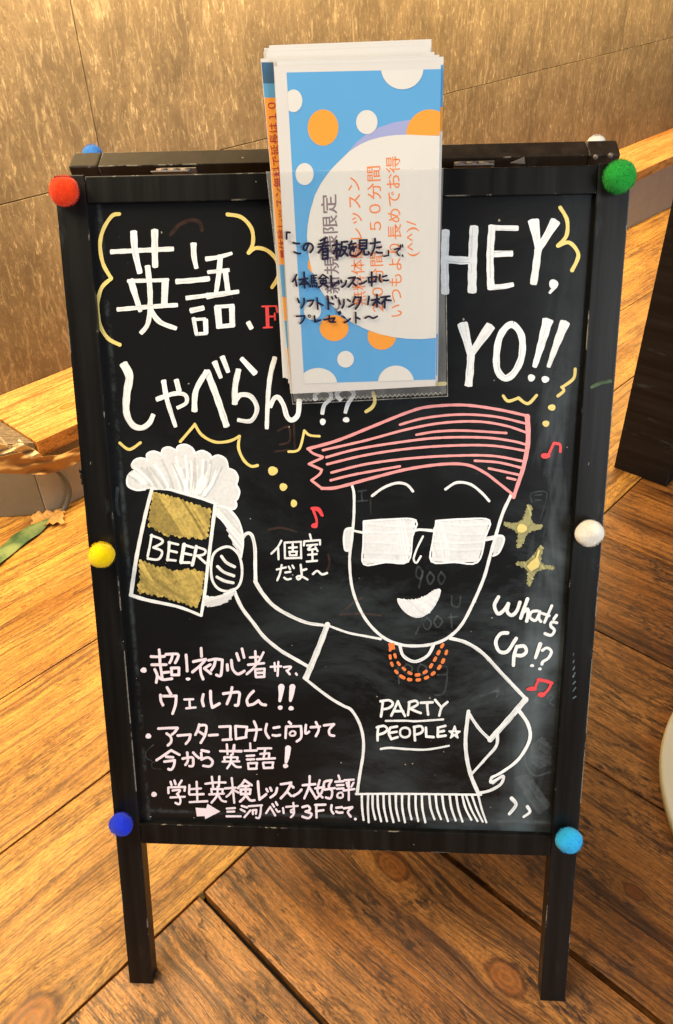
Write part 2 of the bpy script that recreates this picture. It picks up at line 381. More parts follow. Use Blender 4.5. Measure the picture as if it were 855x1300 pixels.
M['w'] = marker_mat('white_marker', (0.86, 0.87, 0.88), 0.22)
M['w2'] = marker_mat('white_marker_fill', (0.84, 0.85, 0.87), 0.22)
M['pinkw'] = marker_mat('pale_pink_marker', (0.86, 0.74, 0.82), 0.08)
M['yel'] = marker_mat('yellow_marker', (0.78, 0.62, 0.20), 0.15)
M['yfill'] = marker_mat('yellow_marker_fill', (0.52, 0.38, 0.10), 0.75)
M['ydull'] = marker_mat('dull_yellow_marker', (0.40, 0.37, 0.15), 0.6)
M['pink'] = marker_mat('coral_pink_marker', (0.85, 0.33, 0.33), 0.15)
M['red'] = marker_mat('red_marker', (0.80, 0.06, 0.07), 0.2)
M['oran'] = marker_mat('orange_marker', (0.86, 0.22, 0.05), 0.25)
M['ink'] = marker_mat('navy_ink', (0.012, 0.010, 0.035), 0.0, 0.3)
M['gh'] = ghost_mat('wiped_blue_grey', (0.30, 0.36, 0.38), 0.15)
M['ghb'] = ghost_mat('wiped_brown', (0.30, 0.13, 0.08), 0.15)

def paper(name, color):
    t = NT(name); n = t.noise(t.obj(), 400, 2, 0.5); lo = t.noise(t.obj(), 14, 3, 0.5)
    c = t.mix(t.math('MULTIPLY', n, 0.10), color, tuple(q*0.7 for q in color))
    c = t.mix(t.math('MULTIPLY', t.ramp(lo, [(0.4, 0.0), (0.7, 1.0)]), 0.08), c, tuple(q*0.6 for q in color))
    t.set(t.b.inputs['Base Color'], c); t.b.inputs['Roughness'].default_value = 0.6; return t.m
M['paper'] = paper('flyer_paper', (0.64, 0.615, 0.60))
M['p_blue'] = paper('print_blue', (0.09, 0.34, 0.66))
M['p_navy'] = paper('print_navy', (0.03, 0.11, 0.24))
M['p_or'] = paper('print_orange', (0.84, 0.32, 0.03))
M['p_lav'] = paper('print_lavender', (0.32, 0.35, 0.62))
M['p_white'] = paper('print_white', (0.68, 0.66, 0.63))
M['p_tor'] = paper('print_text_orange', (0.78, 0.22, 0.05))
M['p_tgr'] = paper('print_text_grey', (0.22, 0.16, 0.18))
M['p_tred'] = paper('print_text_red', (0.42, 0.03, 0.02))

# clear plastic of the sleeve: see-through, glossy; the back film's milky grey paints in a reflection
def film(name, a, b, gk):
    t = NT(name)
    tr = t.n('ShaderNodeBsdfTransparent'); tr.inputs[0].default_value = (0.99, 0.99, 0.99, 1)
    gl = t.n('ShaderNodeBsdfGlossy'); gl.inputs['Roughness'].default_value = 0.16
    df = t.n('ShaderNodeBsdfDiffuse'); df.inputs[0].default_value = (0.80, 0.77, 0.72, 1)
    nz = t.noise(t.mapping(t.obj(), (60, 16, 16)), 1.0, 5, 0.65)
    bp = t.n('ShaderNodeBump'); t.set(bp.inputs['Height'], t.noise(t.mapping(t.obj(), (22, 5, 5)), 1.0, 4)); bp.inputs['Distance'].default_value = 0.006; bp.inputs['Strength'].default_value = 0.7
    t.set(gl.inputs['Normal'], bp.outputs[0])
    m1 = t.n('ShaderNodeMixShader'); t.set(m1.inputs[0], t.ramp(nz, [(0.35, a), (0.7, b)])); t.set(m1.inputs[1], tr.outputs[0]); t.set(m1.inputs[2], df.outputs[0])
    fr = t.n('ShaderNodeFresnel'); fr.inputs[0].default_value = 1.42
    m2 = t.n('ShaderNodeMixShader'); t.set(m2.inputs[0], t.math('MULTIPLY', fr.outputs[0], gk)); t.set(m2.inputs[1], m1.outputs[0]); t.set(m2.inputs[2], gl.outputs[0])
    t.set(t.out.inputs['Surface'], m2.outputs[0]); return t.m
M['plastic'] = film('clear_front_film', 0.0, 0.03, 0.2); M['plastic_back'] = film('painted_reflection_back_film', 0.13, 0.24, 1.0)

def felt(name, color):
    t = NT(name); n = t.noise(t.obj(), 220, 5, 0.8); n2 = t.noise(t.obj(), 70, 3, 0.7)
    c = t.mix(t.math('MULTIPLY', t.ramp(n, [(0.35, 0.0), (0.7, 1.0)]), 0.3), color, tuple(q*0.55 for q in color))
    t.set(t.b.inputs['Base Color'], c); t.b.inputs['Roughness'].default_value = 0.95
    t.b.inputs['Sheen Weight'].default_value = 0.15; t.b.inputs['Specular IOR Level'].default_value = 0.1
    t.bump(t.math('ADD', n, n2), 0.6, 0.002); return t.m

from mathutils import noise
# ================================================================== floor
GZ = -0.03
ground = world_mesh('ground', [(-12, -12, GZ), (14, -12, GZ), (14, 14, GZ), (-12, 14, GZ)], [(0, 1, 2, 3)], M['ground'], kind='structure')
floor = world_mesh('floor', [(-11, -11, GZ+0.004), (13, -11, GZ+0.004), (13, 13, GZ+0.004), (-11, 13, GZ+0.004)], [(0, 1, 2, 3)], M['ground'], kind='structure')
floor['label'] = 'wide plank floor of weathered boards meeting at a right angle'
rngf = random.Random(3)
def plank(u0, u1, v0, v1, along, mat, tone, knots=(), gap=0.0015, bev=0.0016, dz=0.0):
    """one floor board between u0..u1 and v0..v1; along = 'u' or 'v'"""
    u0 += gap; u1 -= gap; v0 += gap; v1 -= gap
    cu, cv = (u0+u1)/2, (v0+v1)/2
    T = 0.026
    if along == 'u': L, Wd, X = u1-u0, v1-v0, U(1, 0)
    else: L, Wd, X = v1-v0, u1-u0, U(0, 1)
    Z = Vector((0, 0, 1)); Y = Z.cross(X)
    me = box_mesh('plank', L, Wd, T, bev, 2)
    c = U(cu, cv, -T/2+dz)
    o = mesh_obj('plank', me, mat, floor, c, rotm(X, Y, Z))
    o['tone'] = tone
    for key in ('knot_a', 'knot_b'): o[key] = [99.0, 99.0, 0.001]
    for key, (px, py, s) in zip(('knot_a', 'knot_b'), knots):
        q = on_floor(px, py)-c; o[key] = [q.dot(X), q.dot(Y), s]
    return o
def tn(a=1.0, j=0.10, warm=0.0):
    k = a*(1+rngf.uniform(-j, j)); return [k, k*(1-warm), k*(1-2*warm)]
# boards running away to the upper right
LV = [(0.2545, 0.549, 0.0022), (0.549, 0.853, 0.0015), (0.853, 1.178, 0.0012), (1.178, 1.66, 0.001)]
for i, (a, b, g) in enumerate(LV):
    kn = [[(38, 1297, 0.030), (222, 1058, 0.0035)], [(78, 862, 0.0035)], [(30, 770, 0.004)], []][i]
    for (ua, ub) in ((-2.6, 0.93 if i % 2 else 1.25), (0.93 if i % 2 else 1.25, 3.4), (3.4, 6.4)):
        plank(ua, ub, a, b, 'u', M['oak_gold'], tn(1.0 if ua < 1.0 else 0.95, 0.05), kn if ua < 0 else (), g)
# boards running down to the lower right, butting against the others
us = [-2.45, -2.15, -1.85, -1.55, -1.25, -0.95, -0.655, -0.352, -0.047, 0.2525, 0.556, 0.867, 1.176, 1.482, 1.79, 2.10, 2.41, 2.72, 3.03, 3.34, 3.65]
for i in range(len(us)-1):
    a, b = us[i], us[i+1]
    kn = {8: [(498, 1099, 0.018), (643, 1241, 0.020)], 9: [(806, 1133, 0.010)], 10: [(821, 947, 0.004)], 7: [(266, 1205, 0.0035)]}.get(i, [])
    tone = {7: 1.30, 8: 1.12, 9: 0.70, 10: 1.02, 11: 0.70, 12: 0.80}.get(i, 0.9)
    g = 0.0048 if i in (7, 8) else 0.0028
    ends = [0.2545, -1.2, -2.9]
    for j in range(2):
        me_u0, me_u1 = a, b
        plank(a+(0.0045 if i in (8, 9) else 0), b-(0.001 if i in (7, 8) else 0), ends[j+1], ends[j], 'v', M['oak_brown'], tn(tone, 0.02, {7: -0.05, 9: 0.10, 11: 0.08, 12: 0.04}.get(i, 0.02)), kn if j == 0 else (), 0.0018)

# ================================================================== wall, ledge
SL = 0.0203                                   # the ledge and the wall courses climb very slightly to the right
def zt(u): return 0.2222 + (u-0.4)*SL
def prism(name, foot, z0, z1, mat, parent=None, bev=0.0, **k):
    """foot = list of (u, v) counter-clockwise; z0, z1 functions of u"""
    n = len(foot); V = [U(u, v, z0(u)) for u, v in foot]+[U(u, v, z1(u)) for u, v in foot]
    F = [tuple(range(n))[::-1], tuple(range(n, 2*n))]+[(i, (i+1) % n, (i+1) % n+n, i+n) for i in range(n)]
    o = world_mesh(name, V, F, mat, parent, **k)
    if bev:
        md = o.modifiers.new('bevel', 'BEVEL'); md.width = bev; md.segments = 2
    return o
wall = prism('wall', [(-3, 1.652), (8.5, 1.652), (8.5, 1.80), (-3, 1.80)], lambda u: 0, lambda u: 3.0, M['pillar'], kind='structure')
wall['label'] = 'brown wall of large streaked slabs behind the sign'
def zs(u): return 0.6865 + (u-0.3)*0.0255
gp = 0.0012
for (ua, ub, za, zb) in ((-3, 0.857, zs, lambda u: 1.75), (0.857, 3.9, zs, lambda u: 1.75), (3.9, 8.5, zs, lambda u: 1.75),
                         (-3, 0.2, lambda u: 0.0, zs), (0.2, 2.0, lambda u: 0.0, zs), (2.0, 8.5, lambda u: 0.0, zs),
                         (-3, 0.857, lambda u: 1.75, lambda u: 3), (0.857, 8.5, lambda u: 1.75, lambda u: 3)):
    prism('wall_panel', [(ua+gp, 1.645), (ub-gp, 1.645), (ub-gp, 1.6518), (ua+gp, 1.6518)], lambda u: za(u)+gp, lambda u: zb(u)-gp, M['wall'], wall, 0.0008)

ledge = empty('ledge', U(0.8, 1.5, 0), label='low ledge with orange wooden top on a pale stone riser along the wall', cat='ledge')
def ledge_box(u0, u1, mat):
    L = u1-u0; me = box_mesh('top_board', L/math.cos(SL), 0.312, 0.044, 0.003, 3)
    X = (U(1, 0)+Vector((0, 0, SL))).normalized(); Y = Vector((0, 0, 1)).cross(U(1, 0)); Z = X.cross(Y)
    c = U((u0+u1)/2, 1.335+0.156-0.003, zt((u0+u1)/2)-0.022)
    o = mesh_obj('top_board', me, mat, ledge, c, rotm(X, Y, Z)); o['tone'] = [1, 1, 1]
    for key in ('knot_a', 'knot_b'): o[key] = [99.0, 99.0, 0.001]
    return o
b = ledge_box(0.338, 2.3, M['ledge']); b['knot_a'] = [-0.83, -0.05, 0.012]
ledge_box(2.303, 5.2, M['ledge']); ledge_box(5.203, 8.4, M['ledge'])
pc = prism('corner_board', [(0.335, 1.340), (0.335, 1.642), (0.04, 1.642)], lambda u: zt(u)-0.044, lambda u: zt(u)-0.004, M['ledge_edge'], ledge, 0.002, label='dull grey-brown corner board')
pc['tone'] = [1, 1, 1]; pc['knot_a'] = [99., 99., .001]; pc['knot_b'] = [99., 99., .001]
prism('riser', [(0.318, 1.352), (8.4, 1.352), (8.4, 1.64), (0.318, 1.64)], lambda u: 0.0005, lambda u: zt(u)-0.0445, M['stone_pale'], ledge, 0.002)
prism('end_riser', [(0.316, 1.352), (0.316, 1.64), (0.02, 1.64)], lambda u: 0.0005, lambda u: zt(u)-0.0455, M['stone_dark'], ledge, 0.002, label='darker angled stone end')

# loose tape, hose and cloth at the ledge's corner
def sheet(name, grid, mat, parent=None, thick=0.0012, **k):
    h, wd = len(grid), len(grid[0]); V = [p for r in grid for p in r]
    F = [(i*wd+j, i*wd+j+1, (i+1)*wd+j+1, (i+1)*wd+j) for i in range(h-1) for j in range(wd-1)]
    o = world_mesh(name, V, F, mat, parent, smooth=True, **k)
    md = o.modifiers.new('thickness', 'SOLIDIFY'); md.thickness = thick; md.offset = 0
    sb = o.modifiers.new('smooth', 'SUBSURF'); sb.levels = 1; sb.render_levels = 1
    return o
rt = random.Random(5)
def lerp_path(P, t):
    s = t*(len(P)-1); i = min(int(s), len(P)-2); f = s-i
    return P[i][0]+(P[i+1][0]-P[i][0])*f, P[i][1]+(P[i+1][1]-P[i][1])*f
def wavy(top, bot, v0, nu=46, nv=13, amp=0.008, seed=1):
    r = random.Random(seed); ph = [r.uniform(0, 6) for _ in range(6)]; g = []
    for i in range(nv):
        s = i/(nv-1); row = []
        for j in range(nu):
            t_ = j/(nu-1); a = lerp_path(top, t_); b = lerp_path(bot, t_)
            x, y = a[0]+(b[0]-a[0])*s, a[1]+(b[1]-a[1])*s
            d = amp*1.7*noise.noise(Vector((x*0.055+y*0.05+seed, y*0.12, seed*1.7)))+amp*0.22*noise.noise(Vector((x*0.35, y*0.45+seed, 3.1)))+amp*0.0*(math.sin(9*t_+ph[0]+2*s)+0.6*math.sin(23*t_+5*s+ph[1])+0.5*math.sin(41*t_-9*s+ph[2])+0.5*math.sin(67*t_+21*s+ph[3]))*0.5
            row.append(on_riser(x, y, v0-amp*1.2+d))
        g.append(row)
    return g
sheet('packing_tape', wavy([(-45, 592), (0, 580), (35, 572), (52, 580), (78, 577), (118, 560)], [(-45, 612), (0, 601), (30, 602), (58, 603), (78, 598), (118, 578)], 1.328, seed=2), M['tape'],
      label='wrinkled strip of brown packing tape below the ledge corner', cat='tape')
g = wavy([(-30, 556), (0, 563), (14, 566), (26, 562), (42, 569), (52, 577)], [(-30, 580), (4, 577), (18, 572), (30, 576), (40, 583), (55, 580)], 1.318, 40, 9, 0.016, 9)
sheet('crumpled_tape', g, M['crumple'], label='crumpled pale tape wad stuck on the ledge corner', cat='tape')
tube('cord', [on_riser(x, y, 1.305) for x, y in catmull([(-30, 535), (0, 556), (10, 567), (19, 572), (30, 565), (24, 559)], step=3)], 0.0026, M['cream'], label='pale cord looped over the ledge corner', cat='cord')
tube('hose', [on_riser(x, y, 1.336) for x, y in catmull([(72, 596), (83, 608), (88.5, 624), (84, 642), (76, 652), (68, 659)], step=3)], 0.0068, M['hose'], n=12, label='short grey hose bent down the pale riser to the floor', cat='hose')
gg = []
for i in range(7):
    s = i/6; row = []
    for j in range(24):
        t_ = j/23; a = lerp_path([(66, 660), (40, 668), (18, 682), (0, 698), (-40, 730)], t_); b = lerp_path([(60, 672), (50, 681), (26, 698), (0, 720), (-40, 758)], t_)
        p = on_floor(a[0]+(b[0]-a[0])*s, a[1]+(b[1]-a[1])*s)
        p.z += 0.006+0.007*math.sin(math.pi*s)*(1+0.4*math.sin(7*t_)) + 0.0016*math.sin(17*t_+8*s)
        row.append(p)
    gg.append(row)
sheet('cloth_strip', gg, M['green'], thick=0.002, label='green cloth strip lying on the boards by the riser', cat='cloth')
g = []
for i in range(10):
    row = []
    for j in range(18):
        x = 42+j*2.4+2*math.sin(i*1.7); y = 656+i*1.9-j*0.3+1.5*math.sin(j*1.3)
        p = on_floor(x, y); p.z += 0.006+0.016*abs(noise.noise(Vector((x*0.13, y*0.2, 1))))+0.01*abs(noise.noise(Vector((x*0.4, y*0.4, 4)))); row.append(p)
    g.append(row)
sheet('crumpled_tape', g, M['tape'], label='crumpled tan tape end on the floor under the grey hose', cat='tape')

# ================================================================== pillar and round base at the right
o = mesh_obj('pillar', box_mesh('pillar', 0.16, 0.148, 2.9, 0.002, 2), M['pillar'], None, U(1.48+0.08, 0.336-0.074, 1.45), rotm(U(1, 0), U(0, 1), Vector((0, 0, 1))),
             label='dark painted square pillar standing on the floor at the right', cat='pillar')
# circle through three floor points of the disc's edge
A3, B3, C3 = on_floor(855, 905, 0.0), on_floor(836, 978, 0.0), on_floor(855, 1064, 0.0)
def circ(a, b, c):
    ax, ay, bx, by, cx, cy = a.x, a.y, b.x, b.y, c.x, c.y
    d = 2*(ax*(by-cy)+bx*(cy-ay)+cx*(ay-by))
    ux = ((ax*ax+ay*ay)*(by-cy)+(bx*bx+by*by)*(cy-ay)+(cx*cx+cy*cy)*(ay-by))/d
    uy = ((ax*ax+ay*ay)*(cx-bx)+(bx*bx+by*by)*(ax-cx)+(cx*cx+cy*cy)*(bx-ax))/d
    return Vector((ux, uy, 0)), math.hypot(ax-ux, ay-uy)
cc, rr_ = circ(A3, B3, C3)
def lathe(name, prof, n, mat, parent, loc, **k):
    V = []; F = []
    for r_, z in prof:
        for j in range(n):
            q = 2*math.pi*j/n; V.append(Vector((r_*math.cos(q), r_*math.sin(q), z))+Vector(loc))
    for i in range(len(prof)-1):
        for j in range(n): F.append((i*n+j, i*n+(j+1) % n, (i+1)*n+(j+1) % n, (i+1)*n+j))
    F.append(tuple(range(n))[::-1]); F.append(tuple(range((len(prof)-1)*n, len(prof)*n)))
    return world_mesh(name, V, F, mat, parent, origin=Vector(loc), smooth=True, **k)
base = empty('round_base', cc, label='cream round base standing on the floor at the right edge', cat='round base')
lathe('disc', [(rr_-0.004, 0.0), (rr_, 0.003), (rr_, 0.012), (rr_-0.002, 0.015), (rr_-0.006, 0.0155), (rr_-0.008, 0.0150), (rr_-0.012, 0.0150), (0.02, 0.019)], 96, M['cream'], base, cc)
lathe('pole', [(0.016, 0.0192), (0.016, 0.9)], 24, M['cream'], base, cc)

# ================================================================== the A-frame sign
sign = empty('sandwich_board', (0, 0.4, 0), label='black folding A-frame blackboard sign covered in marker drawings, colourful felt balls on its frame', cat='sign')
TF = 0.022; SW = 0.0332; HWD = 0.300
RF = rotm(FX, FY, FZ)
def slant(half, t):
    def f(v):
        if v.co.y < 0 and v.co.z < 0: v.co.y += t*math.tan(LEAN)
    return f
for s in (-1, 1):
    mesh_obj('stile', box_mesh('stile', SW, HB, TF, 0.0011, 2, slant(0, TF)), M['frame'], sign, FR(s*(HWD-SW/2), HB/2, -TF/2), RF)
IW = HWD-SW-0.0003
RTOP0 = 1.0195
mesh_obj('top_rail', box_mesh('top_rail', 2*IW, HB-RTOP0-0.0015, TF, 0.0011), M['frame'], sign, FR(0, (HB+RTOP0)/2-0.0007, -TF/2-0.0006), RF)
RB0, RB1 = 0.2275, 0.2575
mesh_obj('bottom_rail', box_mesh('bottom_rail', 2*IW, RB1-RB0, TF-0.001, 0.0011), M['frame'], sign, FR(0, (RB0+RB1)/2, -TF/2-0.0005), RF)
PD = -0.0085                                   # the writing surface lies this far behind the frame's face
PC = FR(0, 0.64, PD)
panel = mesh_obj('blackboard', box_mesh('blackboard', 2*IW+0.004, 0.776, 0.004, 0.0), M['board'], sign, PC-FZ*0.002, RF)

# rear frame, leaning the other way
BX = Vector((1, 0, 0)); BY = Vector((0, -math.sin(LEAN), math.cos(LEAN))); BZ = BX.cross(BY)
RA = Vector((0, 0.430, 0.974)); TR = 0.027
def BR(a, d, c): return RA + BX*a - BY*d - BZ*c         # across, down from the top, thickness outward
RBm = rotm(BX, BY, BZ); HR = 0.974/math.cos(LEAN)
for s in (-1, 1):
    mesh_obj('rear_stile', box_mesh('rear_stile', SW, HR-0.004, TR, 0.003, 3), M['frame_rear'], sign, BR(s*(HWD-SW/2), (HR-0.004)/2, TR/2), RBm)
mesh_obj('rear_top_rail', box_mesh('rear_top_rail', 2*IW, 0.030, TR-0.0008, 0.0012), M['frame_rear'], sign, BR(0, 0.0154, TR/2), RBm)
mesh_obj('rear_bottom_rail', box_mesh('rear_bottom_rail', 2*IW, 0.030, TR-0.0008, 0.0012), M['frame_rear'], sign, BR(0, HR-0.243, TR/2), RBm)
mesh_obj('rear_blackboard', box_mesh('rear_blackboard', 2*IW+0.002, 0.77, 0.004, 0.0), M['frame'], sign, BR(0, 0.03+0.383, 0.012), RBm)
# hinges bridging the two top rails
for px, side in ((222, -1), (600, 1)):
    p0 = on_plane(px, 212 if side < 0 else 205, Vector((0, 0, 0.972)), Vector((0, 0, 1))); xc = p0.x
    h = empty('hinge', (xc, 0.418, 0.970)); put(h, sign, (xc, 0.418, 0.970), None)
    mesh_obj('leaf', box_mesh('leaf', 0.040, 0.016, 0.0016, 0.0004), M['hinge'], h, (xc, 0.4075, 0.9700), rotm(Vector((1, 0, 0)), Vector((0, .93, -.368)), Vector((0, .368, .93))))
    mesh_obj('leaf', box_mesh('leaf', 0.040, 0.020, 0.0016, 0.0004), M['hinge'], h, (xc+0.004, 0.4285, 0.962), rotm(BX, BY, BZ))
    for k in range(3):
        tube('knuckle', [(xc-0.019+k*0.013, 0.4205, 0.9695), (xc-0.008+k*0.013, 0.4205, 0.9695)], 0.0026, M['hinge'], h, 10)
    if side > 0:
        q = [on_plane(x, y, Vector((0, .419, 0)), Vector((0, 1, 0))) for x, y in ((648, 207), (666, 199.5), (667, 208))]
        V = q+[p+Vector((0, 0.0012, 0)) for p in q]
        world_mesh('bent_tab', V, [(0, 1, 2), (5, 4, 3), (0, 3, 4, 1), (1, 4, 5, 2), (2, 5, 3, 0)], M['hinge'], h)
# screws in the gap at the right
for px, py in ((756, 199), (775, 197)):
    q = on_plane(px, py, Vector((0, .4255, 0)), Vector((0, 1, 0)))
    tube('screw', [q, q+Vector((0, -0.002, 0.0))], 0.0026, M['hinge'], sign, 10)

# chips in the left stile's edge
q = FR(-HWD-0.0002, 0.722, -0.004)
for k in range(3):
    q = FR(-HWD-0.0006, 0.716+0.007*k, -0.006+0.002*k)
    mesh_obj('splinter', box_mesh('splinter', 0.004, 0.009-0.002*k, 0.007, 0.0012), M['ledge_edge'] if k == 1 else M['frame'], sign, q, rotm(FX, (FY+FZ*0.3*(k-1)).normalized(), FX.cross((FY+FZ*0.3*(k-1)).normalized())))

# felt balls
def pompom(px, py, rpx, color, label, plane=None, squash=0.84, fuzz=0.13, hairs=1500, seed=0, lift=0.5):
    if plane is None: c0 = on_plane(px, py, FR(0, 0, 0.006), FZ)
    else: c0 = plane
    dist = (c0-CAM).dot(AXF); rad = rpx/FPX*dist
    r = random.Random(seed); bm = bmesh.new(); bmesh.ops.create_icosphere(bm, subdivisions=4, radius=1.0)
    ph = [Vector((r.uniform(-1, 1), r.uniform(-1, 1), r.uniform(-1, 1))).normalized() for _ in range(7)]; am = [r.uniform(0, 6) for _ in range(7)]
    for v in bm.verts:
        d = v.co.normalized(); k = 1+sum(0.5*fuzz*math.sin(3.5*d.dot(p)+a)/2 for p, a in zip(ph, am)) + r.uniform(-1, 1)*0.006
        v.co = Vector((d.x*rad*k, d.y*rad*k, d.z*rad*k*squash))
    vs = [v.co.copy() for v in bm.verts]
    for h in range(hairs):
        z = r.uniform(-1, 1); a = r.uniform(0, 2*math.pi); s = math.sqrt(1-z*z)
        d = Vector((s*math.cos(a), s*math.sin(a), z)); p = Vector((d.x*rad, d.y*rad, d.z*rad*squash))*0.985
        sd = d.orthogonal().normalized(); sd = (Matrix.Rotation(r.uniform(0, 6.28), 3, d) @ sd)
        L = rad*r.uniform(0.06, 0.17); tip = p + (d+sd*r.uniform(-.8, .8)).normalized()*L
        w_ = rad*0.014
        a_, b_, c_ = bm.verts.new(p-sd*w_), bm.verts.new(p+sd*w_), bm.verts.new(tip)
        bm.faces.new((a_, b_, c_))
    me = bpy.data.meshes.new('pom_pom'); bm.to_mesh(me); bm.free()
    mesh_obj('pom_pom', me, felt('felt_'+label.split()[0]+str(seed), color), sign, c0+FZ*rad*squash*0.55 if plane is None else c0, RF, True, label=label)
pompom(85, 243.5, 18.0, (0.86, 0.055, 0.010), 'red felt ball on the top left corner', seed=1)
pompom(784, 226, 19.5, (0.02, 0.36, 0.045), 'green fuzzy ball on the top right corner', seed=2, hairs=3500, fuzz=0.04)
pompom(131.5, 702, 16.0, (0.88, 0.62, 0.0), 'yellow felt ball halfway down the left side', seed=3)
pompom(747, 675, 16.5, (0.83, 0.80, 0.72), 'cream white ball halfway down the right side', seed=4)
pompom(156, 1042, 14.5, (0.012, 0.035, 0.62), 'deep blue ball low on the left side', seed=5)
pompom(721, 1062, 15.8, (0.03, 0.42, 0.80), 'sky blue ball low on the right side', seed=6)
pompom(115, 196, 12.5, (0.07, 0.26, 0.68), 'blue ball behind the top left corner', plane=BR(-0.282, 0.008, TR+0.007), seed=7)
pompom(764, 176, 11.5, (0.83, 0.80, 0.76), 'white ball behind the top right corner', plane=BR(0.281, 0.009, TR+0.006), seed=8)

# ================================================================== marker work on the blackboard
class Marks:
    n = 0
    def __init__(s, name, mat, parent, plane=(None, None), wig=0.05, base=0.0004, label=None, seed=1):
        s.ck = 1.0; s.streaks = False; s.wk = 1.0; s.stuff = False; s.sp = False; s.V = []; s.F = []; s.T = []; s.name = name; s.mat = mat; s.parent = parent
        s.p0, s.nrm = plane if plane[0] is not None else (FR(0, 0, PD), FZ)
        s.o = (0, 0); s.s = 1.0; s.wig = wig; s.base = base; s.r = random.Random(seed+len(name)*7); s.label = label; s.w = 3
    def at(s, ox, oy, sc, w=None):
        s.o = (ox, oy); s.s = sc
        if w: s.w = w
        return s
    def P(s, p): return (s.o[0]+p[0]/s.s, s.o[1]+p[1]/s.s)
    def lift(s, px, py, off):
        return on_plane(px, py, s.p0+s.nrm*off, s.nrm)
    def _off(s):
        Marks.n += 1; return s.base + (Marks.n % 60)*0.000012
    def stroke(s, pts, w=None, w1=None, tone=None, closed=False, cap=True, step=1.5):
        w = (w or s.w)*s.wk; w1 = w if w1 is None else w1*s.wk
        px = [s.P(p) for p in pts]; w0p, w1p = w/s.s/2, w1/s.s/2
        C = catmull(px, closed, step); n = len(C); off = s._off(); tone = tone if tone is not None else s.r.uniform(0.93, 1.05)
        L = []; Rr = []; ph = s.r.uniform(0, 9)
        for i, (x, y) in enumerate(C):
            a = C[max(i-1, 0)]; b = C[min(i+1, n-1)]
            dx, dy = b[0]-a[0], b[1]-a[1]; d = math.hypot(dx, dy) or 1e-6; nx, ny = -dy/d, dx/d
            t_ = i/(n-1); hw = (w0p+(w1p-w0p)*t_)*(1+s.wig*math.sin(ph+i*0.55)+s.wig*0.7*s.r.uniform(-1, 1)*(0.5))
            L.append((x+nx*hw, y+ny*hw)); Rr.append((x-nx*hw, y-ny*hw))
        b0 = len(s.V)
        for i in range(n):
            o = off + 0.00001*i/(n-1)
            s.V += [s.lift(*L[i], o), s.lift(*Rr[i], o)]; s.T += [tone, tone]
        for i in range(n-1):
            k = b0+2*i; s.F.append((k, k+1, k+3, k+2))
        if cap and not closed:
            for end in (0, 1):
                i = 0 if end == 0 else n-1; c = C[i]; hw = w0p if end == 0 else w1p
                a = L[i]; ang = math.atan2(a[1]-c[1], a[0]-c[0]); m_ = 8; o = off+0.00001*end
                ids = [len(s.V)]; s.V.append(s.lift(*c, o)); s.T.append(tone)
                sg = 1 if end == 0 else -1
                for q in range(m_+1):
                    th = ang + sg*math.pi*q/m_; hh = math.hypot(a[0]-c[0], a[1]-c[1]); ca_, sa_ = math.cos(th-ang)*hh, math.sin(th-ang)*hh*s.ck*(1+0.15*math.sin(q*2.1+ph)*(1 if s.ck < 1 else 0))
                    s.V.append(s.lift(c[0]+math.cos(ang)*ca_-math.sin(ang)*sa_, c[1]+math.sin(ang)*ca_+math.cos(ang)*sa_, o)); s.T.append(tone); ids.append(len(s.V)-1)
                for q in range(1, m_+1): s.F.append((ids[0], ids[q], ids[q+1]) if end == 0 else (ids[0], ids[q+1], ids[q]))
        if s.streaks and min(w0p, w1p) > 1.8 and not cap == 2:
            for q in range(3):
                f0 = s.r.uniform(-0.75, 0.75); f1 = max(-0.8, min(0.8, f0+s.r.uniform(-0.25, 0.25))); i0 = s.r.randint(0, n//2); i1 = s.r.randint(max(i0+3, n//2), max(n-1, i0+3)); i1 = min(i1, n-1)
                if i1-i0 < 3: continue
                ln = []
                for i in range(i0, i1+1, 2):
                    f = f0+(f1-f0)*(i-i0)/(i1-i0); a, b = L[i], Rr[i]; ln.append(((a[0]*(1+f)+b[0]*(1-f))/2, (a[1]*(1+f)+b[1]*(1-f))/2))
                if len(ln) > 1:
                    sv = s.o, s.s, s.wk; s.o, s.s, s.wk = (0, 0), 1.0, 1.0; s.stroke(ln, s.r.uniform(0.35, 0.9), tone=s.r.choice([0.62, 0.72, 0.8]), cap=2); s.o, s.s, s.wk = sv
        return s
    def S(s, *strokes, w=None):
        for st in strokes:
            s.stroke(st, w)
            if s.sp: s.brk()
        return s
    def dot(s, x, y, rx, ry=None, tone=None):
        ry = ry or rx; off = s._off(); c = s.P((x, y)); tone = tone or s.r.uniform(0.95, 1.05); k = len(s.V); m_ = 18
        s.V.append(s.lift(*c, off)); s.T.append(tone); ph = s.r.uniform(0, 6)
        for q in range(m_):
            a = 2*math.pi*q/m_; j = 1+0.05*math.sin(3*a+ph)
            s.V.append(s.lift(c[0]+math.cos(a)*rx/s.s*j, c[1]+math.sin(a)*ry/s.s*j, off)); s.T.append(tone)
        for q in range(m_): s.F.append((k, k+1+(q+1) % m_, k+1+q))
        return s
    def fill(s, poly, tone=0.9):
        P = [s.P(p) for p in poly]; off = s._off(); k = len(s.V)
        for p in P: s.V.append(s.lift(*p, off)); s.T.append(tone)
        for tri in tessellate_polygon([[Vector((p[0], -p[1], 0)) for p in P]]):
            s.F.append(tuple(k+i for i in tri))
        return s
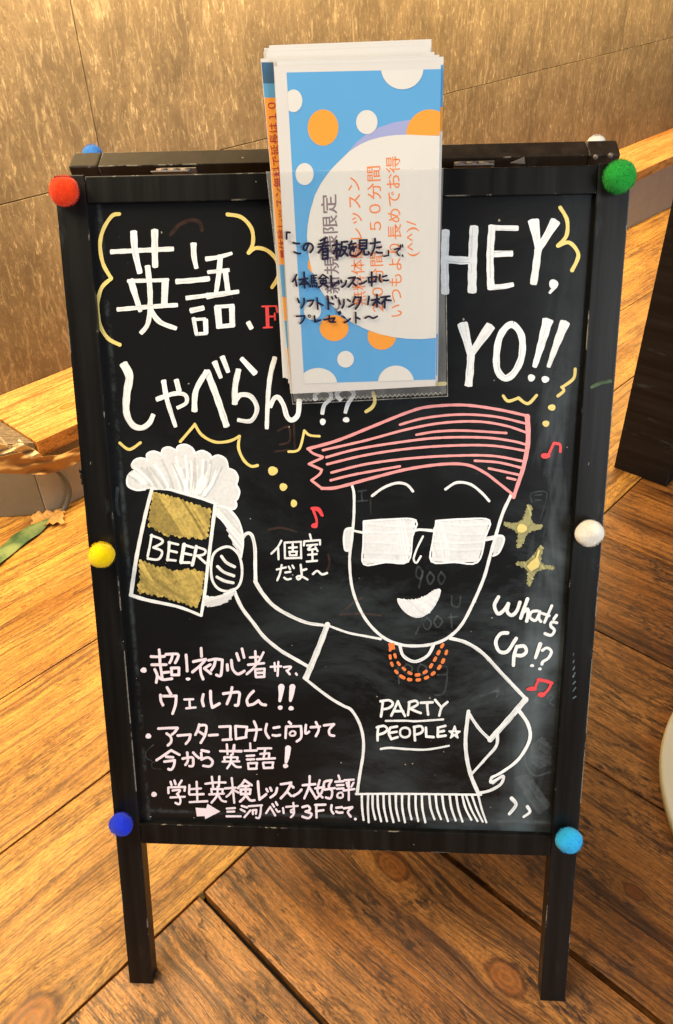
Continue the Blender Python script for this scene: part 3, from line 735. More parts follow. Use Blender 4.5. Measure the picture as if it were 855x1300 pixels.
    def hatch(s, poly, deg, spacing, w, jit=0.25, over=2.0, tones=(0.8, 1.05)):
        a = R(deg); ca, sa = math.cos(a), math.sin(a)
        Q = [(x*ca+y*sa, -x*sa+y*ca) for x, y in poly]
        y = min(q[1] for q in Q)+spacing*0.5; ymax = max(q[1] for q in Q)
        while y < ymax:
            xs = []
            for i in range(len(Q)):
                (x0, y0), (x1, y1) = Q[i], Q[(i+1) % len(Q)]
                if (y0 <= y) != (y1 <= y): xs.append(x0+(y-y0)*(x1-x0)/(y1-y0))
            xs.sort()
            for i in range(0, len(xs)-1, 2):
                if xs[i+1]-xs[i] < w*0.5: continue
                e = s.r.uniform(-over, over); e2 = s.r.uniform(-over, over)
                p = [(xs[i]+e, y), ((xs[i]+xs[i+1])/2, y+s.r.uniform(-1, 1)*spacing*jit), (xs[i+1]+e2, y+s.r.uniform(-1, 1)*spacing*jit)]
                s.stroke([(px*ca-py*sa, px*sa+py*ca) for px, py in p], w*s.r.uniform(0.85, 1.15), tone=s.r.uniform(*tones), step=4)
            y += spacing*s.r.uniform(0.8, 1.2)
        return s
    def brk(s):
        if s.V: s.done()
        s.V = []; s.F = []; s.T = []; return s
    def done(s):
        if not s.V: return None
        V = s.V; o = sum(V, Vector())/len(V)
        # faces turned to the outside
        F = []
        for f in s.F:
            n = (V[f[1]]-V[f[0]]).cross(V[f[2]]-V[f[0]])
            F.append(f if n.dot(s.nrm) >= 0 else f[::-1])
        me = bpy.data.meshes.new(s.name); me.from_pydata([v-o for v in V], [], F)
        at = me.attributes.new('tone', 'FLOAT', 'POINT'); at.data.foreach_set('value', s.T); me.update()
        ob = mesh_obj(s.name, me, s.mat, s.parent, o)
        if s.label: ob['label'] = s.label
        if s.stuff: ob['kind'] = 'stuff'
        return ob

def mk(name, mat, label=None, **k): return Marks(name, M[mat], panel, label=label, **k)
# --- headline characters, thick white
g = mk('japanese_heading', 'w', 'large white handwritten Japanese heading'); g.ck = 0.4; g.streaks = True; g.at(100, 240, 3.288, 24)
g.stroke([(135, 262), (260, 256), (395, 250)], 20)
g.stroke([(230, 178), (236, 260), (256, 350)], 30, 22); g.stroke([(318, 172), (318, 250), (320, 325)], 30, 24)
g.stroke([(288, 322), (298, 420), (298, 500), (288, 565), (260, 602)], 24, 18)
g.stroke([(205, 384), (375, 380)], 16); g.stroke([(218, 380), (236, 440), (258, 510)], 30, 18); g.stroke([(362, 382), (358, 480)], 28)
g.stroke([(162, 503), (290, 492), (412, 484)], 18); g.stroke([(300, 505), (340, 555), (408, 582)], 24, 17)
g.stroke([(480, 228), (482, 280), (492, 330)], 26, 18); g.stroke([(408, 386), (470, 382), (545, 374)], 22)
g.stroke([(450, 455), (530, 445)], 18); g.stroke([(468, 508), (522, 496)], 24, 20)
g.stroke([(480, 538), (492, 606)], 18, 14); g.stroke([(478, 545), (530, 542)], 12); g.stroke([(530, 545), (532, 602)], 20); g.stroke([(488, 606), (536, 602)], 14)
g.stroke([(532, 292), (585, 284), (640, 268)], 20, 14); g.stroke([(592, 278), (586, 350), (573, 440)], 24, 18); g.stroke([(540, 347), (628, 338)], 16)
g.stroke([(612, 340), (624, 430)], 22); g.stroke([(535, 447), (600, 438), (668, 428)], 26, 16)
g.stroke([(580, 490), (588, 578)], 28); g.stroke([(572, 492), (648, 487)], 16); g.stroke([(640, 490), (642, 572)], 24); g.stroke([(578, 575), (648, 568)], 18)
g.stroke([(708, 556), (722, 582)], 20)
g.at(100, 420, 3.288)
g.stroke([(188, 138), (212, 190), (202, 260), (200, 340), (225, 392), (262, 405), (295, 385), (312, 350)], 36, 20)
g.stroke([(326, 286), (400, 262), (445, 268), (450, 300), (412, 322)], 20, 15); g.stroke([(355, 208), (370, 290), (405, 400)], 22, 16); g.stroke([(408, 205), (420, 252)], 22)
g.stroke([(484, 335), (490, 250), (535, 168)], 24, 22); g.stroke([(535, 168), (575, 270), (618, 398)], 28, 26)
g.stroke([(568, 130), (594, 196)], 24, 16); g.stroke([(600, 108), (625, 172)], 24, 16)
g.stroke([(680, 115), (738, 178)], 20, 24); g.stroke([(668, 162), (654, 230), (652, 305)], 24)
g.stroke([(650, 300), (675, 268), (720, 275), (745, 325), (720, 375), (665, 372)], 22, 16)
g.at(335, 440, 7.125)
g.stroke([(102, 98), (62, 250), (40, 450), (28, 742)], 46, 36)
g.stroke([(58, 545), (95, 470), (135, 460), (180, 530), (210, 630), (255, 665), (310, 615), (322, 480)], 40, 46)
g.stroke([(470, 482), (468, 430), (530, 392), (595, 410), (608, 465), (548, 530), (530, 610)], 40, 34); g.dot(535, 680, 26, 30)
g.stroke([(700, 485), (662, 435), (690, 395), (770, 385), (815, 430), (762, 520), (738, 600)], 40, 34); g.dot(746, 662, 30, 24)
g.done()

g = mk('greeting_lettering', 'w', 'HEY, YO!! in thick white marker'); g.ck = 0.3; g.streaks = True; g.at(540, 240, 3.054, 28)
g.stroke([(80, 160), (76, 270), (78, 405)], 30); g.stroke([(190, 145), (184, 270), (182, 400)], 34); g.stroke([(80, 272), (130, 276), (178, 277)], 30)
g.stroke([(260, 142), (252, 260), (255, 388)], 28); g.stroke([(258, 150), (360, 152)], 22, 20); g.stroke([(255, 252), (338, 250)], 24); g.stroke([(250, 381), (300, 378), (342, 370)], 22, 18)
g.stroke([(420, 122), (440, 235)], 42, 24); g.stroke([(506, 124), (440, 235)], 38, 22); g.stroke([(438, 235), (430, 300), (420, 368)], 28, 28)
g.dot(498, 368, 18); g.stroke([(506, 375), (482, 404)], 18, 10)
g.stroke([(145, 522), (176, 640)], 40, 26); g.stroke([(254, 530), (178, 640)], 40, 26); g.stroke([(178, 638), (174, 700), (168, 762)], 28, 30)
g.stroke([(340, 526), (374, 570), (374, 650), (345, 712), (308, 733), (278, 692), (282, 600), (306, 545), (340, 526)], 26, 26, closed=True)
g.stroke([(476, 508), (448, 610), (424, 690)], 42, 18); g.dot(412, 732, 14, 14); g.stroke([(543, 516), (510, 600), (478, 690)], 40, 14); g.dot(466, 738, 15, 13)
g.done()

# --- yellow cloud lines, dots
g = mk('cloud_outline', 'yel', 'yellow marker cloud line'); g.sp = True; g.at(100, 240, 3.288, 16)
g.S([(170, 104), (140, 112), (105, 165), (90, 230), (102, 310), (136, 372)], [(136, 374), (98, 410), (80, 470), (80, 520)], [(80, 515), (92, 575), (125, 625), (172, 650)])
g.S([(622, 106), (680, 118), (722, 165), (728, 225), (710, 266)], [(710, 266), (742, 246), (790, 258), (828, 300), (835, 360), (808, 410)])
g.at(100, 420, 3.288, 12)
g.S([(425, 462), (485, 392)], [(485, 390), (515, 435), (570, 464), (630, 460), (672, 440)], [(672, 440), (668, 490), (690, 540), (720, 565), (747, 562)], [(172, 468), (212, 495), (258, 467)])
g.at(380, 460, 3.886, 17).stroke([(365, 150), (374, 190), (360, 222), (330, 243)]); g.brk()
g.at(340, 480, 2.25, 7)
for q_ in ((15, 265, 14, 13), (45, 311, 11, 11), (75, 358, 9, 11), (812, 84, 11, 9), (795, 130, 10, 9)): g.dot(*q_); g.brk()
g.S([(60, 210), (90, 203), (105, 150)], [(105, 150), (120, 163), (148, 166)])
g.at(540, 240, 3.054, 12)
g.S([(303, 802), (322, 822), (362, 810)], [(362, 810), (398, 832), (432, 800)], [(582, 698), (575, 735), (532, 768)], [(530, 768), (538, 782), (515, 802)])
g.S([(524, 72), (550, 120), (548, 180), (515, 220)], [(515, 220), (560, 208), (594, 255), (570, 315)], w=15)
g.brk(); g.at(0, 0, 1.0, 5).stroke([(533, 489), (565, 487)])
g.done()

# --- beer mug
g = mk('beer_foam_drawing', 'w2', 'white scribbled beer foam').at(140, 550, 4.275)
foam = [(95, 290), (92, 240), (118, 208), (140, 205), (118, 180), (130, 148), (160, 135), (198, 142), (200, 110), (235, 98), (275, 110), (285, 85), (320, 75), (352, 90), (365, 72), (405, 62), (445, 78), (462, 105), (500, 95), (535, 112), (550, 130), (585, 120), (625, 140), (645, 190), (675, 205), (695, 245), (688, 280), (700, 310), (698, 345), (682, 365), (688, 395), (665, 415), (625, 405), (570, 380), (480, 358), (380, 330), (300, 305), (240, 298), (190, 305), (140, 308)]
g.fill(foam, 0.86)
for i in range(120):
    k = i/119; bx, by = 150+430*k+random.uniform(-20, 20), 272+82*k+random.uniform(-18, 0)
    ang = R(215+70*k+random.uniform(-10, 10)) if k < 0.6 else R(255+75*(k-0.6)/0.4+random.uniform(-10, 10))
    L = random.uniform(60, 190)
    ex, ey = bx+math.cos(ang)*L, by+math.sin(ang)*L
    def inside(x, y):
        c = False
        for a in range(len(foam)):
            (x0, y0), (x1, y1) = foam[a], foam[(a+1) % len(foam)]
            if (y0 > y) != (y1 > y) and x < (x1-x0)*(y-y0)/(y1-y0)+x0: c = not c
        return c
    while not inside(ex, ey) and L > 20:
        L *= 0.9; ex, ey = bx+math.cos(ang)*L, by+math.sin(ang)*L
    if inside(bx, by) and inside(ex, ey):
        g.stroke([(bx, by), ((bx+ex)/2+6, (by+ey)/2), (ex, ey)], random.uniform(10, 16), tone=random.choice([0.70, 0.88, 1.05, 1.15]), step=4)
for b in ([(190, 305), (140, 308), (97, 285), (94, 240), (120, 208), (150, 206)], [(150, 206), (118, 180), (132, 148), (165, 135), (205, 145)], [(205, 150), (200, 115), (235, 98), (278, 112)], [(278, 115), (288, 85), (322, 76), (356, 92)],
          [(360, 95), (370, 70), (408, 62), (445, 80), (464, 112)], [(462, 108), (500, 95), (538, 112), (552, 135)], [(552, 132), (588, 120), (628, 142), (642, 195)], [(642, 192), (676, 205), (694, 240), (685, 280)], [(685, 278), (702, 315), (694, 352), (680, 366)], [(680, 366), (686, 395), (662, 414), (600, 396)]):
    g.stroke(b, 10, tone=1.12)
g.done()
g = mk('beer_mug_drawing', 'w', 'white outline of a beer mug marked BEER').at(140, 550, 4.275, 18)
g.stroke([(228, 300), (190, 450), (150, 640), (130, 760), (114, 876)], 19, 22); g.stroke([(112, 878), (200, 905), (370, 942), (495, 990)], 20, 14)
g.stroke([(572, 385), (550, 560), (528, 740), (515, 860), (495, 988)], 20, 16); g.stroke([(225, 300), (330, 307), (480, 350), (572, 382)], 13)
g.at(140, 550, 4.275, 13)
g.S([(226, 552), (216, 610), (204, 668)], [(222, 555), (278, 575), (282, 595), (236, 620)], [(236, 620), (282, 642), (262, 684), (205, 680)])
g.S([(322, 592), (318, 640), (312, 688)], w=15).S([(318, 592), (370, 604)], [(318, 636), (362, 646)], [(310, 686), (356, 691)])
g.S([(402, 604), (394, 650), (386, 700)], w=20).S([(400, 605), (450, 620)], [(394, 650), (442, 660)], [(385, 702), (432, 702)])
g.S([(468, 615), (458, 670), (446, 715)], w=17).S([(466, 616), (516, 634), (508, 658), (462, 666)], [(474, 664), (520, 706)])
g.done()
g = mk('beer_fill_drawing', 'yfill', 'yellow scribbled beer').at(140, 550, 4.275)
up = [(240, 325), (320, 350), (390, 368), (470, 392), (548, 418), (540, 470), (520, 575), (460, 562), (375, 558), (300, 545), (235, 512), (212, 505), (222, 410)]
lo_ = [(168, 695), (260, 738), (305, 732), (340, 748), (450, 748), (508, 758), (505, 800), (480, 930), (440, 940), (390, 915), (260, 875), (152, 860), (165, 790)]
for pl in (up, lo_):
    g.fill(pl, 0.72); g.hatch(pl, 58, 15, 18, over=8, tones=(0.62, 1.4))
    if pl is lo_: g.hatch([(170, 800), (330, 750), (420, 900), (200, 860)], 35, 22, 16, over=5, tones=(0.6, 1.0))
    g.brk()
g.done()
g = mk('mug_handle_drawing', 'w2', 'white scribbled mug handle').at(140, 550, 4.275)
h1 = [(585, 395), (640, 412), (690, 462), (716, 520), (722, 590), (712, 680), (692, 640), (668, 600), (650, 560), (632, 515), (608, 475), (575, 452)]
h2 = [(518, 885), (560, 888), (620, 872), (650, 848), (680, 862), (652, 900), (602, 932), (550, 943), (512, 935)]
for pl, a in ((h1, 50), (h2, -15)):
    g.fill(pl, 0.8); g.hatch(pl, a, 11, 11, over=1, tones=(0.75, 1.15))
    if pl is h1: g.stroke([(585, 392), (645, 412), (692, 465), (716, 530), (722, 600), (712, 670)], 10, tone=1.1)
    g.brk()
g.done()

# --- the figure
g = mk('person_drawing', 'w', 'white outline drawing of a person in sunglasses raising the mug'); g.streaks = True; g.at(140, 550, 4.275, 15)
g.stroke([(560, 660), (600, 625), (650, 618), (695, 655), (715, 720), (713, 790), (690, 838), (640, 857), (590, 845), (556, 800), (548, 730), (560, 660)], 14, closed=True)
g.S([(605, 668), (632, 702), (676, 725)], [(584, 724), (618, 754), (672, 774)], [(580, 780), (620, 801), (668, 812)], w=16)
g.stroke([(704, 665), (712, 590), (738, 546), (768, 552), (786, 620), (788, 720), (790, 808)], 17, 20)
g.at(320, 600, 4.275)
g.stroke([(18, 590), (60, 658), (120, 724), (210, 778), (300, 815), (385, 828)], 22, 16)
g.stroke([(410, 828), (520, 868), (620, 888), (700, 903)], 12, 13)
g.at(0, 0, 1.0)
g.stroke([(297, 749), (307, 771), (322, 791), (336, 809), (356, 825.5), (372, 835), (393, 847)], 4.6, 4.2)
g.stroke([(416, 793), (405, 822), (389, 860)], 6.8, 7.6)
g.at(300, 810, 4.75)
g.stroke([(410, 240), (500, 312), (580, 370), (650, 410), (695, 434), (742, 510), (766, 600), (766, 700), (745, 830), (730, 936)], 17, 18)
g.at(440, 790, 3.288)
g.stroke([(40, 717), (200, 716), (400, 718), (562, 720)], 9)
g.stroke([(510, 372), (498, 480), (502, 560), (520, 640), (552, 716)], 16, 16)
g.stroke([(514, 385), (555, 445), (600, 490)], 13); g.stroke([(600, 490), (680, 402), (748, 322)], 22, 24)
g.stroke([(432, 66), (500, 85), (570, 130), (650, 215), (750, 320)], 14, 15)
g.stroke([(224, 98), (238, 140), (285, 164), (338, 140), (364, 96)], 13)
g.stroke([(630, 465), (626, 515), (580, 570), (526, 630)], 14, 10); g.stroke([(715, 362), (758, 425), (765, 490), (720, 570), (655, 622), (606, 648)], 16, 11)
g.stroke([(606, 648), (602, 668), (622, 660), (655, 642), (645, 675), (600, 702), (558, 712)], 12); g.stroke([(612, 672), (634, 652)], 10)
g.stroke([(690, 735), (708, 762), (680, 800)], 16, 12); g.stroke([(756, 770), (766, 792), (740, 812)], 14, 10)
# face
g.at(420, 600, 3.5625)
g.stroke([(98, 62), (106, 100), (105, 200), (96, 300), (86, 400), (100, 530), (150, 650), (225, 735), (305, 775), (390, 784), (475, 772), (540, 740), (592, 688), (640, 600), (692, 480), (722, 375), (750, 275), (780, 180), (815, 105)], 12, 15)
g.stroke([(95, 251), (68, 258), (60, 300), (66, 350), (88, 350)], 9); g.stroke([(748, 285), (778, 287), (784, 308), (762, 360), (735, 376)], 9)
g.stroke([(102, 262), (148, 272)], 9, 12); g.stroke([(375, 266), (400, 258), (465, 263)], 11, 13); g.stroke([(697, 302), (742, 293)], 18)
g.stroke([(418, 288), (390, 345), (376, 390), (388, 408), (408, 378)], 9)
g.S([(188, 105), (240, 68), (300, 47), (345, 55), (372, 84)], [(520, 75), (570, 45), (630, 52), (680, 88), (717, 128)], w=12)
g.done()
g = mk('face_fill_drawing', 'w2', 'white filled sunglasses, ears and smile').at(420, 600, 3.5625)
LL = [(150, 220), (250, 212), (385, 215), (370, 290), (350, 402), (250, 405), (150, 415), (148, 320)]
LR = [(478, 218), (600, 210), (718, 215), (700, 290), (665, 405), (560, 405), (456, 402), (462, 310)]
mo = [(305, 572), (340, 578), (390, 575), (430, 560), (470, 535), (495, 532), (480, 580), (450, 625), (410, 650), (370, 648), (330, 620), (310, 590)]
for pl in (LL, LR): g.fill(pl, 0.93)
g.hatch([(300, 215), (380, 218), (352, 400), (298, 402)], 80, 13, 9, tones=(0.8, 1.12)); g.hatch([(470, 222), (540, 215), (545, 370), (460, 398)], 78, 13, 9, tones=(0.8, 1.12))
g.hatch(LL, 2, 40, 12, tones=(0.95, 1.05)); g.hatch(LR, 3, 40, 12, tones=(0.95, 1.05))
for pl in (LL, LR): g.stroke(pl+[pl[0]], 8, tone=1.12, closed=False, step=6)
g.fill(mo, 0.95); g.hatch(mo, 40, 12, 10, tones=(0.85, 1.1)); g.stroke(mo+[mo[0]], 8, tone=1.1)
for pl in ([(62, 262), (95, 252), (93, 350), (70, 352), (60, 310)], [(748, 288), (780, 290), (783, 310), (762, 355), (737, 372), (733, 350)]): g.fill(pl, 0.85)
g.done()
g = mk('shirt_hem_drawing', 'w', 'row of white fringe strokes below the shirt').at(440, 880, 5.344, 17)
for a, b in zip((105, 148, 178, 212, 252, 292, 335, 378, 425, 470, 512, 562, 605, 650, 700, 745, 785, 822, 862, 905), (117, 152, 197, 236, 276, 320, 358, 398, 442, 488, 536, 598, 642, 690, 742, 788, 848, 890, 925, 950)):
    y1 = 866+random.uniform(-12, 12); m_ = (a+b)/2-(8 if a > 150 else 4)
    if a >= 822: g.stroke([(a-10, 695), ((a+b)/2-8, 790), (b, 868+(a-822)*0.1)], 15, 13)
    else: g.stroke([(a, 690), (m_, 780), (b, y1)], 16, 14)
g.done()
g = mk('shirt_lettering', 'w', 'PARTY PEOPLE with a star and two underlines').at(440, 880, 5.344, 17)
g.S([(248, 52), (242, 110), (235, 158)], [(232, 55), (290, 48), (316, 72), (290, 100), (244, 110)], [(350, 55), (328, 105), (305, 152)], [(350, 55), (372, 105), (398, 155)], [(325, 122), (385, 122)])
g.S([(428, 60), (424, 100), (418, 148)], [(424, 62), (470, 52), (484, 76), (432, 106)], [(436, 106), (470, 122), (505, 135)], [(505, 65), (585, 62)], [(548, 66), (550, 105), (555, 145)], [(602, 46), (642, 92)], [(686, 60), (650, 92), (638, 120), (630, 152)])
g.stroke([(268, 188), (400, 187), (480, 190), (656, 178)], 14)
g.S([(218, 226), (212, 272), (212, 320)], [(208, 232), (255, 222), (278, 244), (258, 268), (216, 282)], [(298, 234), (288, 272), (305, 310)], [(298, 234), (344, 226)], [(290, 270), (342, 262)], [(305, 311), (348, 298)])
g.stroke([(398, 234), (368, 248), (368, 285), (398, 300), (428, 285), (428, 248), (398, 234)], 15, closed=True)
g.S([(462, 228), (462, 275), (466, 320)], [(458, 230), (505, 224), (520, 248), (505, 270), (466, 282)], [(540, 235), (542, 292)], [(542, 294), (592, 298)], [(622, 235), (620, 295)], [(620, 234), (672, 222)], [(620, 264), (662, 256)], [(620, 295), (674, 288)])
g.S([(735, 225), (722, 260), (708, 302)], [(735, 225), (745, 262), (756, 302)], [(698, 258), (770, 260)], [(708, 300), (768, 262)], [(756, 302), (700, 260)], w=12)
g.stroke([(234, 378), (300, 371), (420, 380), (550, 382), (696, 357)], 16, 13)
g.done()
g = mk('necklace_drawing', 'oran', 'orange dashed double necklace').at(440, 790, 3.288)
def dashes(path, n, L, wd):
    C = catmull([g.P(p) for p in path]); d = [0]
    for i in range(1, len(C)): d.append(d[-1]+math.hypot(C[i][0]-C[i-1][0], C[i][1]-C[i-1][1]))
    sv = (g.o, g.s); g.at(0, 0, 1.0)
    for k in range(n):
        c = d[-1]*(k+0.5)/n; seg = [C[i] for i in range(len(C)) if abs(d[i]-c) < L/2]
        if len(seg) > 2: g.stroke([seg[0], seg[len(seg)//2], seg[-1]], wd*random.uniform(0.9, 1.1))
    g.o, g.s = sv
dashes([(186, 92), (182, 135), (192, 180), (215, 214), (245, 234), (285, 241), (325, 235), (358, 217), (388, 188), (408, 152), (420, 115), (428, 78)], 13, 5.0, 4.0)
dashes([(192, 92), (202, 135), (215, 168), (240, 194), (265, 212), (292, 220), (320, 213), (345, 194), (362, 168), (378, 140), (392, 112), (410, 82)], 11, 5.0, 4.0)
g.fill([(174, 88), (200, 86), (204, 112), (180, 118)], 0.95)
g.done()

g = mk('hair_drawing', 'pink', 'coral pink swept-back hair').at(340, 480, 2.25, 7)
g.stroke([(115, 202), (200, 178), (300, 138), (400, 98), (460, 82), (560, 77), (660, 90), (742, 108)], 9, 8); g.stroke([(742, 110), (744, 180), (732, 250), (712, 312), (703, 340)], 15, 10)
g.stroke([(155, 315), (200, 312), (300, 285), (400, 260), (500, 246), (570, 248), (620, 270), (660, 300), (700, 332)], 9, 8)
g.S([(115, 201), (130, 215), (158, 225)], [(156, 228), (118, 245)], [(118, 245), (155, 262)], [(155, 262), (148, 275), (125, 292)], [(125, 292), (155, 315)], w=7)
g.S([(378, 133), (450, 114), (550, 104), (650, 110), (738, 130)], [(158, 206), (280, 178), (400, 146), (500, 128), (600, 124), (680, 136), (738, 155)], [(425, 162), (480, 153), (560, 150), (682, 157)],
    [(168, 226), (260, 202), (400, 180), (500, 170), (620, 170), (700, 180), (738, 190)], [(170, 246), (280, 220), (400, 202), (520, 193), (640, 193), (738, 208)],
    [(182, 270), (280, 246), (400, 230), (520, 222), (640, 222), (732, 238)], [(180, 292), (250, 275), (378, 252)], [(592, 236), (660, 241), (728, 257)], [(632, 258), (670, 266), (716, 276)], [(685, 285), (708, 290)])
g.done()
g = mk('music_note_drawing', 'red', 'small red music note').at(320, 600, 4.275, 14)
g.S([(330, 196), (350, 250), (352, 280)], [(332, 192), (365, 196), (383, 232)], w=14); g.stroke([(325, 194), (360, 205), (378, 230)], 14); g.dot(340, 288, 18, 14); g.brk()
g.at(340, 480, 2.25, 8); g.S([(803, 218), (818, 185)], [(818, 186), (835, 190), (836, 210)]); g.dot(794, 222, 14, 8); g.brk()
g.at(600, 620, 4.643, 16); g.S([(370, 1178), (382, 1145), (400, 1125)], [(420, 1215), (448, 1185), (465, 1150)]); g.stroke([(388, 1128), (430, 1135), (468, 1148)], 20); g.dot(350, 1182, 32, 13); g.dot(408, 1216, 24, 15)
g.done()
g = mk('star_drawing', 'ydull', 'dull yellow four-pointed star').at(600, 620, 4.643)
s1 = [(330, 92), (348, 110), (345, 190), (370, 215), (412, 218), (402, 236), (345, 250), (320, 268), (285, 345), (264, 345), (270, 268), (240, 238), (182, 216), (190, 203), (260, 210), (300, 185), (318, 130)]
s2 = [(405, 335), (413, 352), (402, 400), (405, 440), (430, 455), (483, 463), (476, 476), (420, 472), (380, 487), (360, 510), (340, 573), (325, 570), (330, 490), (305, 467), (262, 450), (262, 435), (310, 438), (350, 413), (385, 365)]
for s_, a in ((s1, 70), (s2, 50)): g.fill(s_, 0.9); g.hatch(s_, a, 12, 13, tones=(0.7, 1.2)); g.brk()
g.done()
g = mk('star_centre_drawing', 'yel', 'bright yellow star centre', base=0.0012).at(600, 620, 4.643)
g.dot(292, 236, 30, 26); g.brk(); g.fill([(345, 430), (385, 400), (398, 440), (390, 465), (345, 490), (320, 460)], 0.95); g.stroke([(392, 368), (375, 430)], 12); g.done()

g = mk('question_lettering', 'w', "What's Up!? in white script").at(600, 620, 4.643, 21)
g.S([(154, 640), (130, 690), (150, 738), (182, 722), (212, 680)], [(212, 680), (205, 725), (232, 748), (262, 722), (280, 672)], [(325, 652), (302, 715), (285, 765)], [(294, 735), (325, 712), (328, 745), (320, 782)])
g.S([(385, 722), (350, 728), (340, 760), (372, 778), (398, 728)], [(398, 726), (392, 765), (404, 785)], [(468, 692), (445, 745), (425, 790)], [(410, 736), (452, 750)], [(496, 748), (480, 770)], w=17)
g.S([(498, 792), (468, 788), (462, 812), (484, 836), (464, 866), (428, 856)], w=18)
g.S([(208, 852), (165, 858), (138, 905), (158, 960), (205, 962), (245, 905), (258, 885)], [(262, 932), (246, 985), (242, 1042)], [(262, 934), (305, 930), (318, 962), (292, 985), (250, 982)], w=21)
g.stroke([(400, 918), (372, 998)], 26, 18); g.dot(352, 1045, 13, 9); g.S([(412, 955), (440, 940), (466, 962), (448, 1000), (415, 1022), (410, 1036)], w=17); g.dot(398, 1064, 11, 9)
g.done()
g = mk('small_japanese_note', 'w', 'small white Japanese note beside the raised hand').at(320, 600, 4.275, 11)
g.S([(160, 370), (140, 405), (106, 440)], [(143, 410), (145, 470)], [(178, 382), (180, 465)], [(178, 380), (268, 375)], [(266, 376), (268, 465)], [(180, 465), (268, 462)], [(202, 408), (244, 405)], [(222, 388), (222, 428)], [(205, 430), (206, 448)], [(203, 430), (245, 428)], [(243, 430), (242, 448)], [(206, 449), (243, 448)])
g.S([(315, 335), (322, 362)], [(285, 372), (282, 395)], [(285, 373), (370, 366)], [(370, 368), (370, 390)], [(300, 395), (355, 390)], [(325, 396), (305, 418), (350, 414)], [(345, 404), (357, 426)], [(328, 425), (330, 480)], [(305, 446), (352, 442)], [(298, 483), (354, 478)])
g.S([(135, 526), (185, 514)], [(162, 502), (152, 550), (138, 584)], [(182, 542), (210, 538)], [(176, 570), (190, 580), (212, 576)], [(200, 510), (208, 524)], [(220, 504), (228, 518)])
g.S([(265, 500), (270, 560), (252, 580), (244, 566), (268, 562), (302, 580)], [(268, 532), (296, 524)], [(332, 550), (355, 533), (380, 552), (408, 545)], w=12)
g.done()

# --- pale pink notice
g = mk('japanese_notice', 'pinkw', 'pale pink handwritten Japanese notice with three bullet lines').at(170, 815, 7.125, 25)
g.dot(90, 255, 28, 24)
g.S([(158, 132), (215, 134), (278, 130)], [(230, 70), (236, 130), (238, 188)], [(164, 206), (295, 205)], [(240, 208), (250, 270), (258, 330)], [(262, 278), (318, 272)], [(190, 248), (212, 300), (204, 366)], [(218, 312), (262, 340), (345, 332)],
    [(292, 112), (398, 110), (396, 150), (376, 188)], [(350, 120), (342, 155), (325, 188)], [(342, 240), (344, 298)], [(340, 236), (410, 234)], [(410, 236), (408, 296)], [(344, 298), (410, 298)], [(474, 118), (480, 190), (484, 262)])
g.dot(492, 335, 22, 14)
g.S([(610, 56), (614, 130)], [(540, 178), (600, 165), (652, 156)], [(652, 158), (600, 215), (532, 272)], [(602, 225), (608, 285), (628, 335)], [(692, 205), (640, 238)], [(640, 240), (698, 286)], [(678, 166), (740, 155), (802, 162)], [(802, 164), (798, 230), (786, 305), (748, 298)], [(738, 175), (725, 220), (702, 255)])
g.S([(302, 412), (318, 440), (338, 474)], [(242, 480), (246, 530), (265, 570)], [(245, 490), (385, 488)], [(385, 490), (378, 570), (352, 648)]); g.S([(458, 520), (538, 518)], [(505, 525), (508, 590)], [(476, 600), (560, 592)], w=20)
g.S([(630, 475), (620, 530), (632, 578)], [(695, 445), (698, 530), (712, 592)], [(714, 592), (775, 558)], w=26)
g.at(280, 815, 7.125, 25)
g.S([(62, 205), (66, 255)], [(100, 165), (112, 245), (158, 290), (218, 262)], [(148, 105), (168, 165)], [(196, 62), (215, 140)])
g.S([(316, 85), (322, 185)], [(268, 140), (345, 135)], [(252, 206), (395, 192)], [(390, 95), (350, 170), (290, 245), (240, 290)], [(315, 250), (322, 315)], [(318, 248), (400, 242)], [(400, 244), (396, 312)], [(325, 318), (398, 314)], [(330, 280), (390, 278)], w=22)
g.S([(455, 225), (550, 220)], [(490, 190), (496, 260)], [(525, 180), (518, 305)], [(575, 228), (640, 224), (606, 262)], [(600, 258), (628, 292)], [(684, 285), (692, 296)], w=20)
g.S([(28, 468), (100, 458), (170, 458), (168, 520), (158, 572), (135, 572)], [(106, 412), (92, 480), (60, 560)], [(300, 445), (262, 485), (240, 530), (252, 572)], [(250, 572), (300, 562), (345, 530)], [(345, 530), (372, 562), (410, 570)])
g.stroke([(552, 408), (548, 470), (538, 532)], 56, 26); g.dot(542, 594, 22, 20); g.stroke([(652, 408), (644, 470), (634, 530)], 58, 26); g.dot(640, 600, 24, 20)
g.at(170, 905, 6.107, 20)
g.dot(114, 180, 22, 20)
g.S([(192, 122), (265, 118), (340, 116)], [(340, 118), (318, 150), (296, 168)], [(256, 160), (288, 188), (290, 225), (265, 252)], [(342, 176), (440, 168)], [(440, 170), (430, 208), (404, 240)], [(508, 90), (498, 130), (478, 170)], [(508, 98), (562, 100), (554, 170), (520, 232)], [(508, 146), (545, 170)], [(585, 174), (650, 170)], [(665, 108), (750, 104)], [(750, 106), (750, 205)], [(690, 210), (758, 205)])
g.S([(290, 290), (240, 325), (178, 366)], [(290, 290), (355, 325)], [(252, 340), (305, 345)], [(238, 378), (318, 368)], [(318, 368), (312, 408), (292, 440), (270, 436)], [(380, 355), (452, 345), (462, 375), (458, 412), (432, 412)], [(415, 308), (420, 370), (402, 402)], [(462, 308), (482, 330), (506, 350)],
    [(528, 290), (582, 302)], [(524, 310), (526, 362)], [(526, 360), (578, 346), (612, 378), (592, 414), (540, 410)])
